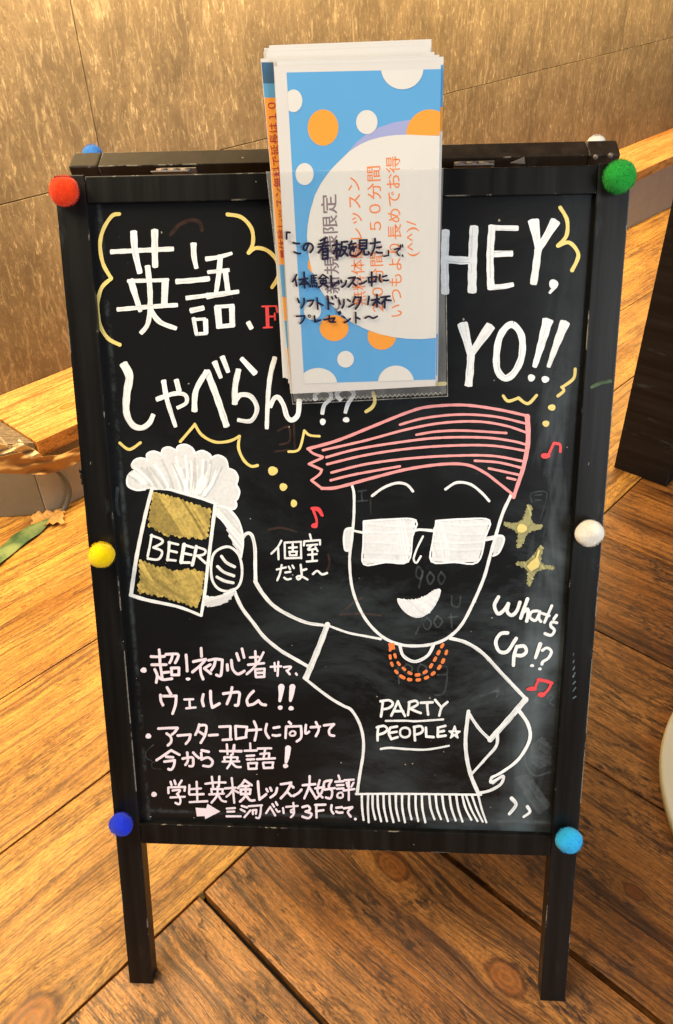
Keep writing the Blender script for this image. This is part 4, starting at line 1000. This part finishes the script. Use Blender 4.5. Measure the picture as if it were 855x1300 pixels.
g.S([(670, 296), (835, 300)], [(722, 245), (728, 320)], [(776, 250), (768, 322)], [(702, 345), (706, 378)], [(704, 344), (806, 345)], [(806, 346), (800, 376)], [(690, 378), (818, 376)], [(755, 326), (752, 385), (725, 430)], [(765, 390), (795, 418), (830, 420)], w=17)
g.dot(158, 632, 22, 20)
g.S([(286, 535), (294, 560)], [(316, 525), (325, 552)], [(372, 525), (350, 560)], [(268, 580), (270, 622)], [(270, 578), (398, 574)], [(398, 576), (394, 604)], [(302, 602), (360, 598), (336, 630)], [(286, 656), (396, 650)], [(340, 630), (362, 672), (354, 708), (325, 698)],
    [(432, 560), (430, 628)], [(438, 592), (522, 586)], [(488, 535), (494, 682)], [(434, 634), (542, 630)], [(434, 692), (570, 685)],
    [(556, 550), (635, 540), (712, 540)], [(606, 496), (616, 576)], [(664, 494), (660, 572)], [(602, 592), (606, 622)], [(602, 590), (690, 592)], [(690, 592), (688, 622)], [(586, 632), (700, 626)], [(650, 574), (646, 640), (604, 696)], [(656, 640), (684, 680), (716, 688)],
    [(706, 586), (790, 580)], [(760, 506), (770, 600), (780, 696)], [(765, 602), (742, 632), (720, 650)], [(780, 600), (812, 618)], w=17)
g.fill([(480, 735), (562, 740), (572, 705), (672, 765), (555, 824), (550, 800), (490, 803)], 0.97)
g.S([(722, 742), (785, 738)], [(726, 766), (780, 765)], [(720, 802), (830, 802)], w=16)
g.at(290, 905, 5.029, 16)
g.S([(46, 85), (50, 165)], [(46, 85), (120, 90)], [(120, 92), (112, 155)], [(50, 166), (115, 155)], [(125, 112), (210, 106)], [(165, 55), (182, 105), (170, 175)], [(246, 72), (238, 120), (260, 160)], [(290, 96), (326, 90)], [(284, 142), (305, 146), (330, 142)],
    [(388, 58), (400, 70)], [(370, 90), (366, 160)], [(370, 88), (465, 85)], [(465, 86), (466, 155), (438, 182)], [(496, 78), (494, 132), (516, 120)], [(528, 92), (586, 88)], [(560, 60), (578, 105), (560, 148)], [(612, 80), (675, 72)], [(675, 74), (645, 108), (650, 140), (676, 146)])
g.stroke([(410, 116), (428, 124), (425, 142), (402, 146), (392, 132), (410, 116)], 13, closed=True)
g.S([(140, 195), (142, 228)], [(105, 242), (182, 240)], [(118, 275), (166, 272)], [(120, 298), (166, 296)], [(126, 322), (130, 356)], [(126, 322), (185, 320)], [(183, 322), (180, 356)], [(130, 358), (182, 356)], [(190, 228), (275, 226)], [(236, 232), (226, 290)], [(205, 262), (262, 258)], [(262, 260), (260, 290)], [(184, 296), (298, 290)], [(222, 320), (228, 352)], [(225, 318), (288, 316)], [(286, 318), (282, 352)], [(230, 352), (285, 350)], [(40, 205), (38, 245)], [(0, 243), (85, 243)], w=14)
g.stroke([(382, 226), (378, 270), (370, 315)], 40, 20); g.dot(366, 339, 17, 14)
g.S([(105, 430), (88, 455), (62, 480)], [(105, 430), (150, 462)], [(88, 468), (130, 467)], [(80, 490), (82, 520)], [(80, 490), (142, 488)], [(142, 490), (138, 518)], [(82, 518), (138, 517)], [(112, 470), (108, 530), (76, 566)], [(116, 530), (140, 558), (168, 558)],
    [(190, 438), (194, 500), (200, 552)], [(200, 553), (242, 520)], [(244, 486), (252, 502)], [(268, 478), (276, 496)], [(312, 480), (302, 515), (270, 540)], [(336, 456), (402, 446)], [(402, 448), (376, 500), (336, 545)], [(378, 505), (402, 530)], [(400, 462), (416, 476)], [(416, 530), (448, 512), (468, 490)], w=16)
g.S([(476, 462), (556, 455)], [(520, 405), (516, 470), (486, 545)], [(522, 482), (562, 546)], [(556, 482), (612, 474)], [(584, 430), (570, 500), (602, 540)], [(614, 440), (596, 510), (560, 546)], [(622, 436), (660, 430)], [(660, 432), (642, 470), (664, 502), (654, 545), (624, 540)], [(616, 490), (680, 480)], w=15)
g.S([(704, 400), (712, 424)], [(684, 440), (736, 436)], [(694, 462), (736, 460)], [(694, 485), (736, 482)], [(742, 430), (802, 426)], [(756, 446), (762, 470)], [(800, 446), (786, 472)], [(736, 496), (806, 486)], [(770, 430), (770, 556)], w=14)
g.stroke([(715, 508), (698, 520), (698, 538), (716, 543), (732, 536), (730, 514), (715, 508)], 13, closed=True)
g.S([(86, 594), (120, 604)], [(80, 616), (106, 630)], [(104, 666), (142, 622)], [(130, 596), (216, 590)], [(210, 592), (206, 640), (196, 672), (178, 668)], [(156, 622), (158, 646)], [(156, 622), (180, 620)], [(180, 622), (177, 644)], [(242, 640), (268, 600)], [(268, 600), (300, 655)], [(282, 582), (294, 600)], [(304, 570), (314, 588)], [(305, 615), (318, 632), (328, 628)], [(350, 608), (354, 640)], w=13)
g.S([(370, 600), (445, 594)], [(416, 575), (420, 640), (400, 666)], [(418, 616), (400, 622), (402, 636), (418, 634)], w=13)
g.S([(474, 602), (510, 594), (522, 618), (494, 630)], [(494, 630), (532, 645), (514, 672), (474, 662)], [(562, 590), (564, 668)], [(556, 588), (620, 586)], [(562, 628), (608, 621)], [(660, 590), (658, 620), (672, 642)], [(690, 606), (726, 602)], [(690, 630), (705, 637), (730, 636)], [(738, 610), (792, 602)], [(792, 604), (764, 632), (782, 662)], w=15)
g.dot(812, 678, 9)
g.done()

# red serif letters peeping out beside the sleeve
g = mk('red_letters', 'red', 'red serif letters cut off by the flyers').at(0, 0, 1.0)
def serif(x, y, h, bowl):
    g.fill([(x, y), (x+4.6, y), (x+5.6, y+h), (x+1.0, y+h)], 1.0); g.stroke([(x-4, y), (x+14, y-0.5)], 2.0); g.stroke([(x-2, y+h), (x+9, y+h-0.5)], 2.0)
    if bowl: g.stroke([(x+4, y), (x+13, y+1), (x+16, y+7), (x+13, y+13), (x+5, y+14)], 3.2); g.stroke([(x+8, y+14), (x+17, y+h)], 4.0)
    else: g.stroke([(x+4, y+13), (x+12, y+12.5)], 2.4); g.stroke([(x+12, y+9), (x+12.5, y+17)], 2.2); g.stroke([(x+14, y), (x+15.5, y+7)], 2.6)
serif(337, 389, 27, False); serif(359, 387, 28, True); g.done()

# faint traces of earlier writing that was wiped away
g = mk('wiped_traces', 'gh', 'faint wiped traces of earlier writing', base=0.0002); g.stuff = True; g.at(420, 600, 3.5625, 9)
for x, s_ in ((395, '9'), (450, '0'), (500, '0')):
    g.stroke([(x+20, 445), (x, 425), (x-8, 465), (x+14, 480), (x+22, 445), (x+5, 520)] if s_ == '9' else [(x, 450), (x-14, 475), (x, 505), (x+18, 475), (x, 450)])
g.S([(375, 660), (415, 655), (385, 730)], [(435, 655), (418, 685), (438, 710), (456, 680), (435, 655)], [(482, 648), (468, 675), (485, 700), (505, 670), (482, 648)], [(535, 655), (575, 650)], [(545, 640), (548, 700)], [(548, 560), (550, 600), (580, 605), (588, 560)], w=8)
g.at(440, 790, 3.288, 8); g.S([(215, 190), (220, 255)], [(250, 175), (238, 200), (258, 220), (275, 190), (250, 175)], [(310, 175), (298, 200), (318, 220), (335, 190), (310, 175)], [(385, 190), (420, 190), (410, 290), (370, 305)], [(380, 220), (415, 218)], [(560, 310), (640, 280)], [(628, 278), (636, 300), (628, 310)], [(615, 290), (652, 288)], w=7)
g.S([(800, 300), (790, 330), (830, 345)], [(740, 520), (752, 600), (790, 640), (850, 625)], w=8)
g.hatch([(770, 520), (820, 478), (852, 520), (850, 590), (800, 610), (772, 580)], 35, 8, 10, tones=(0.8, 1.2))
g.hatch([(700, 650), (760, 640), (850, 760), (800, 800)], 55, 8, 12, tones=(0.6, 1.3))
g.at(600, 620, 4.643, 9); g.S([(350, 80), (348, 30), (430, 20), (435, 70), (400, 180)], [(365, 40), (410, 36)], [(370, 70), (405, 68)], [(130, 1190), (180, 1215)], [(150, 1170), (142, 1230)], [(440, 1235), (460, 1215), (478, 1230), (455, 1260), (480, 1280)])
g.at(170, 905, 6.107, 9); g.S([(155, 245), (95, 305), (100, 350), (140, 370)], [(190, 370), (140, 390), (150, 430), (210, 435)], w=9)
g.at(140, 550, 4.275, 12); g.S([(40, 300), (35, 380), (48, 440)], w=18)
g.at(420, 600, 3.5625, 8); g.S([(125, 85), (160, 80)], [(140, 88), (142, 125)], [(120, 130), (165, 126)], [(180, 120), (182, 185)])
g.done()
g = mk('wiped_brown_traces', 'ghb', 'faint brown wiped traces', base=0.0002); g.stuff = True; g.at(100, 240, 3.288, 16)
g.S([(385, 190), (420, 150), (470, 130), (505, 140), (515, 172)])
g.at(320, 600, 4.275, 14); g.S([(415, 445), (422, 490), (410, 530)], [(90, 310), (160, 300), (240, 320)], [(480, 770), (600, 765), (700, 775)], [(510, 740), (560, 700), (600, 680)], w=12)
g.at(340, 480, 2.25, 8); g.S([(30, 150), (60, 140), (62, 180), (35, 190)], [(20, 210), (60, 205)], [(75, 130), (78, 200)], w=6)
g.done()
g = Marks('green_smudge', ghost_mat('green_smudge', (0.12, 0.20, 0.10), 0.9), sign, (FR(0, 0, 0.0), FZ), label='small green paint smudge on the right stile').at(540, 240, 3.054)
g.stroke([(645, 768), (680, 752), (718, 745)], 12, 14); g.done()
g = Marks('chalk_smudge', ghost_mat('chalk_smudge', (0.28, 0.40, 0.45), 0.55), sign, (FR(0, 0, 0.0), FZ), label='pale blue scuffs on the right stile').at(600, 620, 4.643)
for k in range(7): g.stroke([(598+k*2, 960+k*45+random.uniform(-20, 20)), (594, 985+k*42)], random.uniform(4, 12))
g.done()

# ================================================================== flyers in their clear sleeve
TILT = R(7.5); P0 = FR(0.02, 0.812, 0.004)
def fan(deg):
    a = R(deg); up = (FY*math.cos(a)+FZ*math.sin(a)); nr = (FZ*math.cos(a)-FY*math.sin(a)); return up, nr
UPF, NRF = fan(7.5)
PP = P0+NRF*0.004
FM = rotm(FX, UPF, NRF)
ORG = PP
def loc2(px, py):
    q = on_plane(px, py, PP, NRF)-PP; return q.dot(FX), q.dot(UPF)
def flat_mesh(name, polys, z, mat):
    V = []; F = []
    for k, pl in enumerate(polys):
        b = len(V); pts = [loc2(*p) for p in pl]; V += [(x, y, z+0.000015*k) for x, y in pts]
        for tri in tessellate_polygon([[Vector((x, y, 0)) for x, y in pts]]):
            a, c, d = [pts[i] for i in tri]
            cr = (c[0]-a[0])*(d[1]-a[1])-(c[1]-a[1])*(d[0]-a[0])
            F.append(tuple(b+i for i in (tri if cr > 0 else tri[::-1])))
    me = bpy.data.meshes.new(name); me.from_pydata(V, [], F); me.materials.append(mat); me.update(); return me
def ell(cx, cy, rx, ry, a0=0, a1=360, n=40):
    m_ = n if a1-a0 >= 360 else n+1
    return [(cx+rx*math.cos(R(a0+(a1-a0)*i/n)), cy+ry*math.sin(R(a0+(a1-a0)*i/n))) for i in range(m_)]
XR = lambda y: 560.5-(y-77)*(560.5-553)/(490-77)
XL = lambda y: 348+(y-84)*(371.5-348)/(500-84)
XB = lambda y: 364+(y-92)*(386.5-364)/(487-92)     # left edge of the printed field
pagepoly = [(348, 84), (560, 77.5), (553.3, 490), (371.5, 500)]
def cliprect(poly, f):          # keep the side where f(x,y) >= 0
    out = []
    for i in range(len(poly)):
        a, b = poly[i], poly[(i+1) % len(poly)]; fa, fb = f(*a), f(*b)
        if fa >= 0: out.append(a)
        if (fa >= 0) != (fb >= 0):
            t_ = fa/(fa-fb); out.append((a[0]+(b[0]-a[0])*t_, a[1]+(b[1]-a[1])*t_))
    return out
def field(poly):
    poly = cliprect(poly, lambda x, y: x-XB(y)); poly = cliprect(poly, lambda x, y: XR(y)-0.25-x)
    poly = cliprect(poly, lambda x, y: y-(92+(x-364)*-0.022)); poly = cliprect(poly, lambda x, y: (487-(x-387)*0.031)-y); return poly
big = [(390, 299), (391, 285), (394, 268), (400, 248), (407, 234), (416, 221), (424, 211.5), (433, 202.5), (444, 192), (457, 183.6), (469, 178.2), (482, 174.6), (494, 172.4), (506, 171.3), (520, 171.0), (540, 172), (575, 173), (575, 427), (552, 429), (536, 430.5), (517, 430), (500, 428), (482, 424), (465, 418), (447, 409.5), (432, 398), (418, 384), (406, 366), (396, 343), (391.5, 322)]
blue = field([(300, 60), (640, 60), (640, 520), (300, 520)])
circs_w = [ell(466, 155, 13.6, 15.3), ell(373, 128, 11.2, 14.4), ell(387, 221, 11.5, 14), ell(511, 86, 27, 27.5), ell(439, 456, 10.6, 10.6), ell(404, 488, 24.5, 21), ell(503, 486, 23, 22), ell(397, 394, 11, 12)]
circs_o = [ell(410.5, 162, 19.5, 23), ell(546, 172, 30, 33, 180, 360), ell(424.5, 416.5, 18.3, 16.5), ell(485, 427, 18, 17), ell(402, 336, 11, 12)]
lav = [(436, 202), (444, 191), (453, 180.5), (466, 170), (482, 161.5), (500, 155.5), (517, 152.6), (540, 151), (575, 151), (575, 178), (520, 178), (480, 182), (455, 192)]
ME = {}
ME['paper'] = flat_mesh('flyer', [pagepoly], 0, M['paper'])
PRN = [('blue_print', M['p_blue'], [blue], 0.00004), ('lavender_print', M['p_lav'], [field(lav)], 0.00010),
       ('orange_print', M['p_or'], [field(c) for c in circs_o], 0.00016), ('white_print', M['p_white'], [field(c) for c in circs_w]+[field(big)], 0.00030)]
PRM = [(n if len(polys) == 1 else n.replace('_print', '_dot'), flat_mesh(n, [q], z+0.000015*k, mt)) for n, mt, polys, z in PRN for k, q in enumerate(polys) if len(q) > 2]
me = ME['paper']
flyers = []
def flyer(k, dx, dy, rot, deg, depth, label, prints=True):
    up, nr = fan(deg); mw = rotm(FX, up, nr) @ Matrix.Rotation(R(rot), 3, 'Z')
    e = mesh_obj('flyer', ME['paper'], None, None, P0+nr*depth+FX*dx+up*dy, mw, label=label, cat='flyer', group='flyers stacked in the clear sleeve')
    md = e.modifiers.new('thickness', 'SOLIDIFY'); md.thickness = 0.0002; md.offset = -1
    if prints:
        for n, mm in (PRM if prints is True else PRM[:1]): mesh_obj(n, mm, None, e, P0+nr*depth+FX*dx+up*dy, mw)
    flyers.append(e); return e
front = flyer(0, 0, 0, 0, 7.5, 0.004, 'front flyer with blue field, orange dots and sideways Japanese text')
def text(body, size, px, py, mat, name, bold=0.0, z=0.0005, parent=front, deg=90, ax='CENTER', cs=1.0, xs=1.0, ang_px=None):
    cu = bpy.data.curves.new(name, 'FONT'); cu.body = body; cu.size = 1.0; cu.align_x = ax; cu.align_y = 'CENTER'; cu.offset = bold; cu.space_character = cs; cu.resolution_u = 3
    tmp = bpy.data.objects.new(name, cu); col.objects.link(tmp); bpy.context.view_layer.update()
    mesh = bpy.data.meshes.new_from_object(tmp); bpy.data.objects.remove(tmp); bpy.data.curves.remove(cu)
    x0, x1 = min(v.co.x for v in mesh.vertices), max(v.co.x for v in mesh.vertices); y0, y1 = min(v.co.y for v in mesh.vertices), max(v.co.y for v in mesh.vertices)
    # fit the run of text between two image places (its start and its end), height given in pixels
    (ax_, ay_), (bx_, by_) = px, py
    A = loc2(ax_, ay_); B = loc2(bx_, by_); d = Vector((B[0]-A[0], B[1]-A[1])); L = d.length; d.normalize(); nrm = Vector((-d.y, d.x))
    hh = size/FPX*1.0*((on_plane(ax_, ay_, PP, NRF)-CAM).dot(AXF))
    for v in mesh.vertices:
        s_ = (v.co.x-x0)/(x1-x0)*L; t_ = ((v.co.y-y0)/(y1-y0)-0.5)*hh
        v.co = Vector((A[0]+d.x*s_+nrm.x*t_, A[1]+d.y*s_+nrm.y*t_, z))
    mesh.name = name; mesh.materials.clear(); mesh.materials.append(mat)
    mw = FM
    return mesh_obj(name, mesh, None, parent, PP, mw)
text('ご新規様限定', 19.5, (423.5, 394), (417.5, 246.5), M['p_tgr'], 'grey_text', 0.012)
text('無料体験レッスン', 17, (457, 388), (448.5, 225), M['p_tor'], 'orange_text', 0.006)
text('２０分間、５０分間', 16.5, (480.5, 396), (474.5, 211), M['p_tor'], 'orange_text', 0.006)
text('いつもより長めでお得', 17, (503.5, 402), (499, 198.5), M['p_tor'], 'orange_text', 0.006)
text('(^^)/', 15.5, (525.5, 325.5), (524, 279.5), M['p_tor'], 'orange_text', 0.0)
# flyers behind the front one, fanned back towards the rail
spec = [(0.0018, 0.0042, -0.15, 7.1, 0.0030), (-0.0006, 0.0062, 0.1, 6.6, 0.0022), (0.0026, 0.0045, 0.25, 6.2, 0.0016), (-0.0026, 0.0030, -0.3, 5.8, 0.0012),
        (0.0016, 0.0070, 0.5, 5.3, 0.0008), (-0.0046, 0.0110, 0.1, 4.8, 0.0005), (-0.0070, 0.0165, 0.5, 4.6, 0.0002), (-0.0105, 0.0172, 0.35, 4.3, -0.0002), (-0.0078, 0.0200, 0.2, 4.0, -0.0006), (-0.0095, 0.0215, 0.5, 3.7, -0.0010), (-0.0060, 0.0240, 0.3, 3.4, -0.0014)]
lab = ['second flyer of the stack, its white top edge just above the front one', 'flyer in the stack with its top edge a little higher', 'flyer slid slightly to the right edge of the stack', 'flyer slid slightly to the left behind the front one',
       'flyer turned a touch to the right in the stack', 'flyer midway in the stack', 'flyer standing taller at the back of the stack', 'flyer poking out furthest left at the back', 'pale flyer among the tall rear ones', 'rear flyer leaning to the right', 'rearmost and tallest flyer of the stack']
for k, (dx, dy, ro, dg, dp) in enumerate(spec): flyer(k+1, dx, dy, ro, dg, dp, lab[k], k < 4)
# the differently printed flyer whose edge shows at the left
up, nr = fan(5.6)
PPs, NRs, FMs = PP, NRF, FM
PP = P0+nr*0.0010; NRF = nr; UPF = up; FM = rotm(FX, up, nr)
sl = [(331, 74.5), (392, 71.5), (404, 496), (369, 499.5)]
e = mesh_obj('flyer', flat_mesh('edge_flyer', [sl], 0, M['paper']), None, None, PP, FM, label='flyer with an orange text strip showing along the left edge', cat='flyer', group='flyers stacked in the clear sleeve')
def band(y0, y1, xa=0.6, xb=40):
    XE = lambda y: 331+(y-74.5)*(369-331)/(499.5-74.5)
    return [(XE(y0)+xa, y0), (XE(y0)+xb, y0), (XE(y1)+xb, y1), (XE(y1)+xa, y1)]
for n, mt, polys in (('navy_print', 'p_navy', [band(79, 106)]), ('blue_print', 'p_blue', [band(106, 124), band(336, 377), band(407, 442)]), ('orange_print', 'p_or', [band(124, 336), band(377, 407), band(442, 490)])):
    for pl_ in polys: mesh_obj(n.replace('_print', '_band'), flat_mesh(n, [pl_], 0.00005, M[mt]), None, e, PP, FM)
text('■体験レッスン無料で延長は１０', 11.5, (361.0, 327), (344.8, 130), M['p_tred'], 'red_text', 0.01, z=0.0002, parent=e)
PP, NRF, FM = PPs, NRs, FMs; UPF = fan(7.5)[0]

# the sleeve: front and back sheet, closed along the bottom with a pressed seam
sleeve = empty('plastic_sleeve', P0, label='clear plastic sleeve with handwritten notes hanging on the sign, holding flyers', cat='plastic sleeve')
SP = PP+NRF*0.0014
def sl_pt(px, py, off=0.0): return on_plane(px, py, SP+NRF*off, NRF)
cor = [(338.5, 218), (563.5, 213.5), (568.5, 503), (372, 513.5)]
def grid_sheet(name, c, off, nu, nv, wob, seed, back=False):
    r = random.Random(seed); V = []; F = []; ph = [r.uniform(0, 6) for _ in range(5)]
    for i in range(nv+1):
        t_ = i/nv
        for j in range(nu+1):
            s = j/nu
            x = (c[0][0]+(c[1][0]-c[0][0])*s)*(1-t_)+(c[3][0]+(c[2][0]-c[3][0])*s)*t_
            y = (c[0][1]+(c[1][1]-c[0][1])*s)*(1-t_)+(c[3][1]+(c[2][1]-c[3][1])*s)*t_
            if s > 0.98: x -= 3.5*math.exp(-((y-285)/45)**2)
            p = sl_pt(x, y)
            if back:
                d = ray(x, y); n2 = fan(2.0)[1]; q0 = P0-n2*0.003; p = CAM + d*((q0-CAM).dot(n2)/d.dot(n2))
            else:
                ed = min(1, min(s, 1-s)*7)*min(1, (1-t_)*6+0.0)
                bulge = 0.5*wob*(math.sin(7*s+ph[0]+2*t_)+0.6*math.sin(17*s+ph[1]-3*t_)+0.4*math.sin(9*t_+ph[2]))*ed
                p = p + NRF*(bulge-0.0012*(1-min(1, (1-t_)*10)))
            V.append(p)
    for i in range(nv):
        for j in range(nu):
            k = i*(nu+1)+j; F.append((k, k+nu+1, k+nu+2, k+1))
    return world_mesh(name, V, F, M['plastic_back'] if back else M['plastic'], sleeve, smooth=True)
grid_sheet('front_film', cor, 0, 40, 50, 0.0006, 4)
grid_sheet('back_film', [(338.5, 218), (563.5, 213.5), (567, 500), (373.5, 510)], 0, 4, 4, 0, 5, True)
# pressed zigzag seam and stiff edges
gsm = ghost_mat('seam', (0.75, 0.73, 0.68), 0.55)
s_ = Marks('seam', gsm, sleeve, (SP-NRF*0.0008, NRF), wig=0.0, base=0.0006, label='pressed zigzag seam along the bottom').at(0, 0, 1)
n = 62
for k in range(n):
    x0 = 383+(562-383)*k/n; x1 = 383+(562-383)*(k+1)/n; ya = 508-(x0-383)*0.0475; h = 1.8*(1 if k % 2 else -1)
    s_.stroke([(x0, ya-h), (x1, ya+h)], 0.7, step=3, cap=False)
s_.stuff = True; s_.done()
s_ = Marks('film_edge', ghost_mat('film_edge', (0.82, 0.80, 0.76), 0.42), sleeve, (SP, NRF), wig=0.0, base=0.0009, label='bright cut edges of the film').at(0, 0, 1)
s_.stroke([(338.5, 218), (355, 365), (372, 513)], 1.0); s_.stroke([(372, 513), (470, 508), (568, 503)], 1.0); s_.stroke([(568.5, 503), (566.5, 350)], 1.0); s_.stroke([(338.5, 218), (450, 215.5), (563.5, 213.5)], 0.7); s_.done()

h = Marks('handwriting', M['ink'], sleeve, (SP, NRF), wig=0.03, base=0.0008, label='navy handwritten Japanese note in four lines'); h.wk = 1.22; h.at(340, 280, 7.125, 15)
h.S([(172, 106), (202, 108)], [(172, 106), (172, 166)], [(232, 200), (258, 208), (288, 208)], [(242, 284), (268, 297), (298, 298)], [(372, 206), (348, 268), (328, 262), (326, 232), (358, 206), (398, 214), (412, 250), (388, 288)])
h.S([(480, 182), (532, 156)], [(464, 215), (546, 196)], [(458, 240), (552, 226)], [(520, 160), (495, 240), (462, 292)], [(500, 256), (498, 350)], [(500, 258), (546, 250)], [(545, 250), (545, 348)], [(500, 288), (545, 282)], [(500, 316), (545, 311)], [(500, 350), (545, 343)])
h.S([(592, 226), (652, 214)], [(625, 180), (625, 342)], [(625, 240), (596, 300)], [(635, 250), (650, 270)], [(670, 196), (722, 190)], [(672, 196), (665, 260), (645, 322)], [(675, 240), (714, 240), (695, 290), (665, 322)], [(680, 262), (726, 318)], w=16)
h.at(440, 280, 6.577, 14)
h.S([(22, 202), (78, 190)], [(45, 172), (20, 235), (62, 215), (62, 255)], [(82, 218), (38, 248), (35, 288), (82, 298)])
h.S([(112, 165), (112, 235)], [(112, 165), (172, 162)], [(170, 162), (168, 235)], [(112, 190), (168, 188)], [(112, 212), (168, 210)], [(112, 236), (168, 234)], [(128, 240), (118, 270), (95, 290)], [(148, 240), (152, 284), (186, 280), (186, 262)], [(202, 192), (282, 180)], [(240, 152), (236, 220), (208, 288)], [(255, 226), (290, 222)], [(252, 262), (272, 270), (298, 268)])
h.S([(352, 250), (352, 290)], [(315, 298), (352, 292)], [(403, 242), (452, 230), (422, 262), (440, 292)], [(452, 205), (456, 222)], [(468, 202), (472, 220)], [(468, 288), (472, 298)], w=11)
h.at(340, 280, 7.125, 15)
h.S([(262, 490), (248, 520), (228, 552)], [(250, 525), (264, 592)], [(288, 536), (362, 524)], [(330, 468), (336, 608)], [(330, 536), (295, 582)], [(336, 536), (372, 576)], [(316, 576), (352, 572)])
h.S([(396, 498), (396, 566)], [(396, 498), (442, 494)], [(396, 520), (436, 518)], [(396, 543), (436, 541)], [(418, 498), (418, 565)], [(396, 567), (446, 565), (440, 602)], [(388, 585), (386, 600)], [(405, 585), (408, 600)], [(424, 583), (427, 596)], [(500, 488), (464, 526)], [(500, 488), (548, 520)], [(480, 526), (526, 522)], [(476, 546), (478, 570)], [(476, 545), (530, 542)], [(530, 544), (528, 570)], [(478, 570), (528, 568)], [(503, 525), (498, 575), (462, 608)], [(506, 575), (546, 602)], w=13)
h.S([(575, 498), (578, 550), (582, 600)], [(582, 600), (628, 558)], [(640, 545), (646, 566)], [(664, 540), (670, 560)], [(712, 545), (702, 580), (674, 602)], [(735, 522), (792, 512)], [(792, 514), (765, 560), (732, 602)], [(765, 560), (802, 588)])
h.at(440, 280, 6.577, 13)
h.S([(95, 480), (115, 492)], [(108, 530), (140, 524), (168, 504)], [(184, 476), (190, 516)], [(185, 478), (250, 468)], [(250, 470), (244, 512)], [(188, 516), (248, 508)], [(212, 430), (212, 546)], [(281, 452), (278, 495), (290, 512)], [(304, 470), (338, 460)], [(312, 498), (330, 502), (352, 498)])
h.at(340, 280, 7.125, 14)
h.S([(272, 706), (286, 742)], [(330, 705), (330, 750), (306, 792)], [(362, 728), (415, 720)], [(415, 722), (402, 755), (380, 776)], [(448, 700), (455, 802)], [(455, 742), (502, 766)], [(546, 688), (550, 802)], [(550, 740), (598, 756)], [(580, 690), (590, 710)], [(612, 680), (622, 700)], [(650, 722), (656, 756)], [(690, 714), (690, 760), (674, 792)], [(724, 714), (746, 730)], [(735, 782), (782, 755)])
h.at(440, 280, 6.577, 13)
h.S([(75, 636), (55, 682)], [(75, 642), (122, 640)], [(122, 640), (110, 690), (78, 738)], [(190, 634), (180, 702)], [(212, 666), (275, 655)], [(255, 618), (256, 722)], [(255, 668), (222, 706)], [(260, 670), (278, 690)], [(290, 642), (362, 632)], [(335, 640), (295, 695)], [(322, 660), (320, 728)], [(330, 662), (372, 668)], w=14)
h.S([(78, 768), (80, 855)], [(84, 808), (112, 822)], [(158, 815), (190, 800), (225, 816), (258, 800)])
h.at(340, 280, 7.125, 14)
h.S([(262, 866), (336, 862)], [(336, 864), (325, 900), (294, 932)], [(424, 864), (430, 918)], [(430, 918), (478, 900)], [(512, 898), (608, 880)], [(608, 882), (588, 912)], [(558, 860), (560, 912), (612, 918)], [(640, 828), (650, 850)], [(655, 822), (662, 838)], [(684, 868), (700, 880)], [(694, 922), (722, 912), (748, 888)])
h.stroke([(378, 852), (368, 865), (380, 878), (390, 864), (378, 852)], 8, closed=True)
h.done()
bpy.context.view_layer.update()
